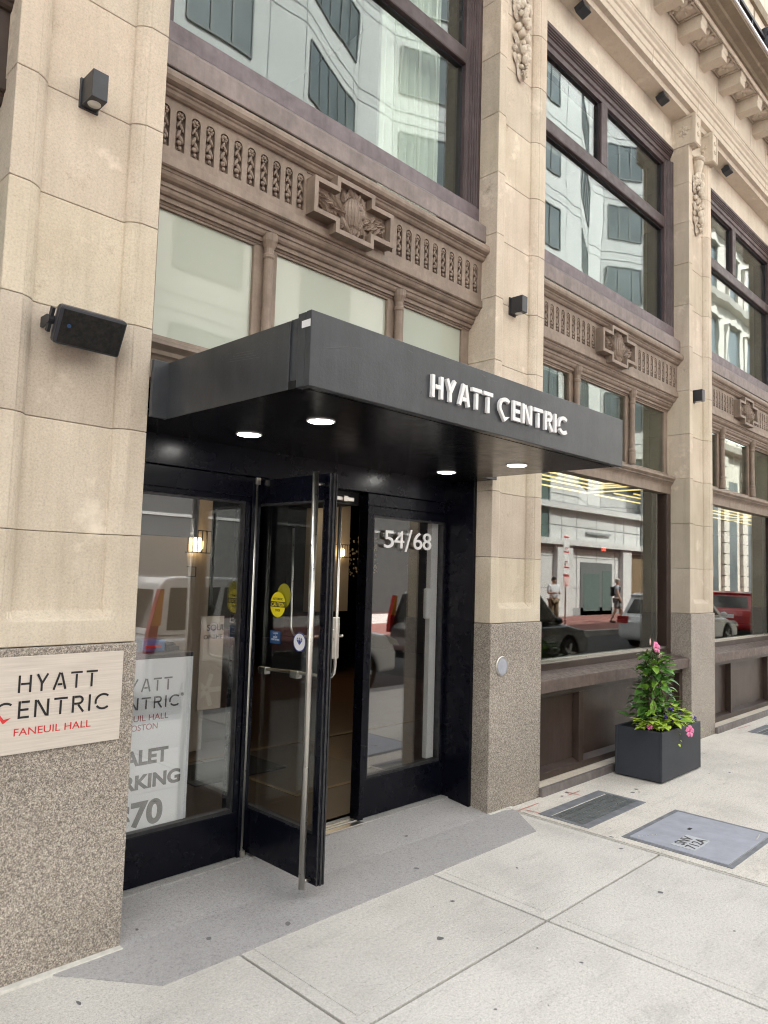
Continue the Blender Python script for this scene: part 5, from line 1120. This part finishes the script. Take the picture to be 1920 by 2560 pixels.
# two pedestrians on the far pavement
def skinmesh(name, joints, edges, mat, parent, sub=2):
    me = bpy.data.meshes.new(name); me.from_pydata([j[0] for j in joints], edges, []); o = link(name, me, mat, parent, True, False)
    sk = o.modifiers.new('skin', 'SKIN'); sk.use_smooth_shade = True
    for i, j in enumerate(joints):
        r = j[1] if isinstance(j[1], tuple) else (j[1], j[1]); me.skin_vertices[0].data[i].radius = r; me.skin_vertices[0].data[i].use_root = (i == 0)
    sb = o.modifiers.new('sub', 'SUBSURF'); sb.levels = sub; sb.render_levels = sub; return o
def person(loc, rz, label, hair, top, bottom, shorts, walk, phone):
    """built facing -y in local space, height 1.55"""
    t = thing('person', label, 'person', loc); t.rotation_euler = (0, 0, rz); s = walk
    hipL, hipR = (-.085, 0, .80), (.085, 0, .80)
    kL, kR = (-.09, -.10 * s - .01, .44), (.09, .05 * s - .01, .44); aL, aR = (-.09, -.16 * s, .07), (.09, .20 * s, .09)
    shL, shR = (-.17, 0, 1.27), (.17, 0, 1.27)
    if phone: eL, eR = (-.21, -.02, 1.03), (.21, -.02, 1.03); hL, hR = (-.08, -.22, 1.06), (.10, -.23, 1.05)
    else: eL, eR = (-.23, .06 * s, 1.02), (.23, -.06 * s, 1.02); hL, hR = (-.24, .02 * s - .06, .80), (.24, -.16 * s, .80)
    J = [((0, 0, .84), (.13, .09)), ((0, 0, 1.0), (.115, .085)), ((0, 0, 1.18), (.15, .09)), ((0, -.005, 1.30), (.07, .06)), ((0, -.015, 1.35), (.045, .05)), ((0, -.03, 1.43), (.068, .082)), ((0, -.03, 1.52), (.055, .065)),
         (shL, .052), (eL, .040), (hL, .027), (shR, .052), (eR, .040), (hR, .027), (hipL, .085), (kL, .058), (aL, .036), ((aL[0], aL[1] - .13, .035), .035), (hipR, .085), (kR, .058), (aR, .036), ((aR[0], aR[1] - .13, .045), .035)]
    E = [(0, 1), (1, 2), (2, 3), (3, 4), (4, 5), (5, 6), (2, 7), (7, 8), (8, 9), (2, 10), (10, 11), (11, 12), (0, 13), (13, 14), (14, 15), (15, 16), (0, 17), (17, 18), (18, 19), (19, 20)]
    for h, sx in ((hL, 1), (hR, -1)):
        b = len(J); i0 = 9 if h is hL else 12; d = Vector((0, -.4, -.9)) if not phone else Vector((sx * .5, -.8, .1)); d.normalize(); sd_ = d.orthogonal().normalized()
        for k, off in enumerate((-.022, -.007, .008, .022)):
            p = Vector(h) + d * (.075 + .008 * (k in (1, 2))) + sd_ * off; J.append((tuple(p), .008)); E.append((i0, len(J) - 1))
        J.append((tuple(Vector(h) + d * .03 + sd_ * -.045), .009)); E.append((i0, len(J) - 1))
    skinmesh('body', J, E, 'skin', t)
    g = .018
    sl = .55
    mid = lambda a, b, f: tuple(Vector(a).lerp(Vector(b), f))
    JT = [((0, 0, .82), (.15, .11)), ((0, 0, 1.0), (.135, .10)), ((0, 0, 1.18), (.168, .108)), ((0, -.005, 1.29), (.085, .075)), (shL, .07), (mid(shL, eL, sl if not phone else .95), .062), (shR, .07), (mid(shR, eR, sl if not phone else .95), .062)]
    skinmesh('shirt', JT, [(0, 1), (1, 2), (2, 3), (2, 4), (4, 5), (2, 6), (6, 7)], top, t)
    f = .9 if shorts else 1.0
    JP = [((0, 0, .86), (.145, .105)), (hipL, .105), (mid(hipL, kL, f), .08), (hipR, .105), (mid(hipR, kR, f), .08)]; EP = [(0, 1), (1, 2), (0, 3), (3, 4)]
    if not shorts: JP += [(aL, .055), (aR, .055)]; EP += [(2, 5), (4, 6)]
    skinmesh('trousers', JP, EP, bottom, t)
    mb = MB(); mb.ball((0, -.018, 1.50), (.072, .088, .065), 14, 10); mb.ball((0, .02, 1.46), (.068, .06, .07), 12, 8); mb.build('hair', hair, t, local=True, smooth=True)
    mb = MB(); mb.ball((0, -.115, 1.435), (.011, .016, .016)); mb.ball((-.07, -.03, 1.44), (.01, .016, .022)); mb.ball((.07, -.03, 1.44), (.01, .016, .022)); mb.build('face', 'skin', t, local=True, smooth=True)
    mb = MB()
    for a in (aL, aR): mb.ball((a[0], a[1] - .06, .045), (.045, .12, .045), 10, 8)
    mb.build('shoe', 'blackmat', t, local=True, smooth=True)
    return t
person((20.55, -9.0, .026), R(205), 'person in a white shirt and khaki trousers looking down at their hands', 'hairdark', 'shirt', 'khaki', False, .2, True)
p2 = person((24.6, -8.9, .026), R(160), 'person with grey hair and shorts walking away carrying a black backpack', 'hairgrey', 'greyshirt', 'greyshorts', True, 1, False)
bp = thing('backpack', 'black backpack on the back of the walking person in shorts', 'backpack', (24.6, -8.9, .026)); bp.rotation_euler = (0, 0, R(160))
mb = MB(); mb.box(-.13, .13, .10, .22, .93, 1.27); mb.build('bag', 'pack', bp, local=True, bevel=.04)
mb = MB()
for s in (-1, 1): mb.tube([(.09 * s, .12, 1.25), (.10 * s, .0, 1.335), (.11 * s, -.11, 1.24), (.11 * s, -.08, 1.05), (.10 * s, .10, .98)], .014, 6)
mb.build('strap', 'pack', bp, local=True)
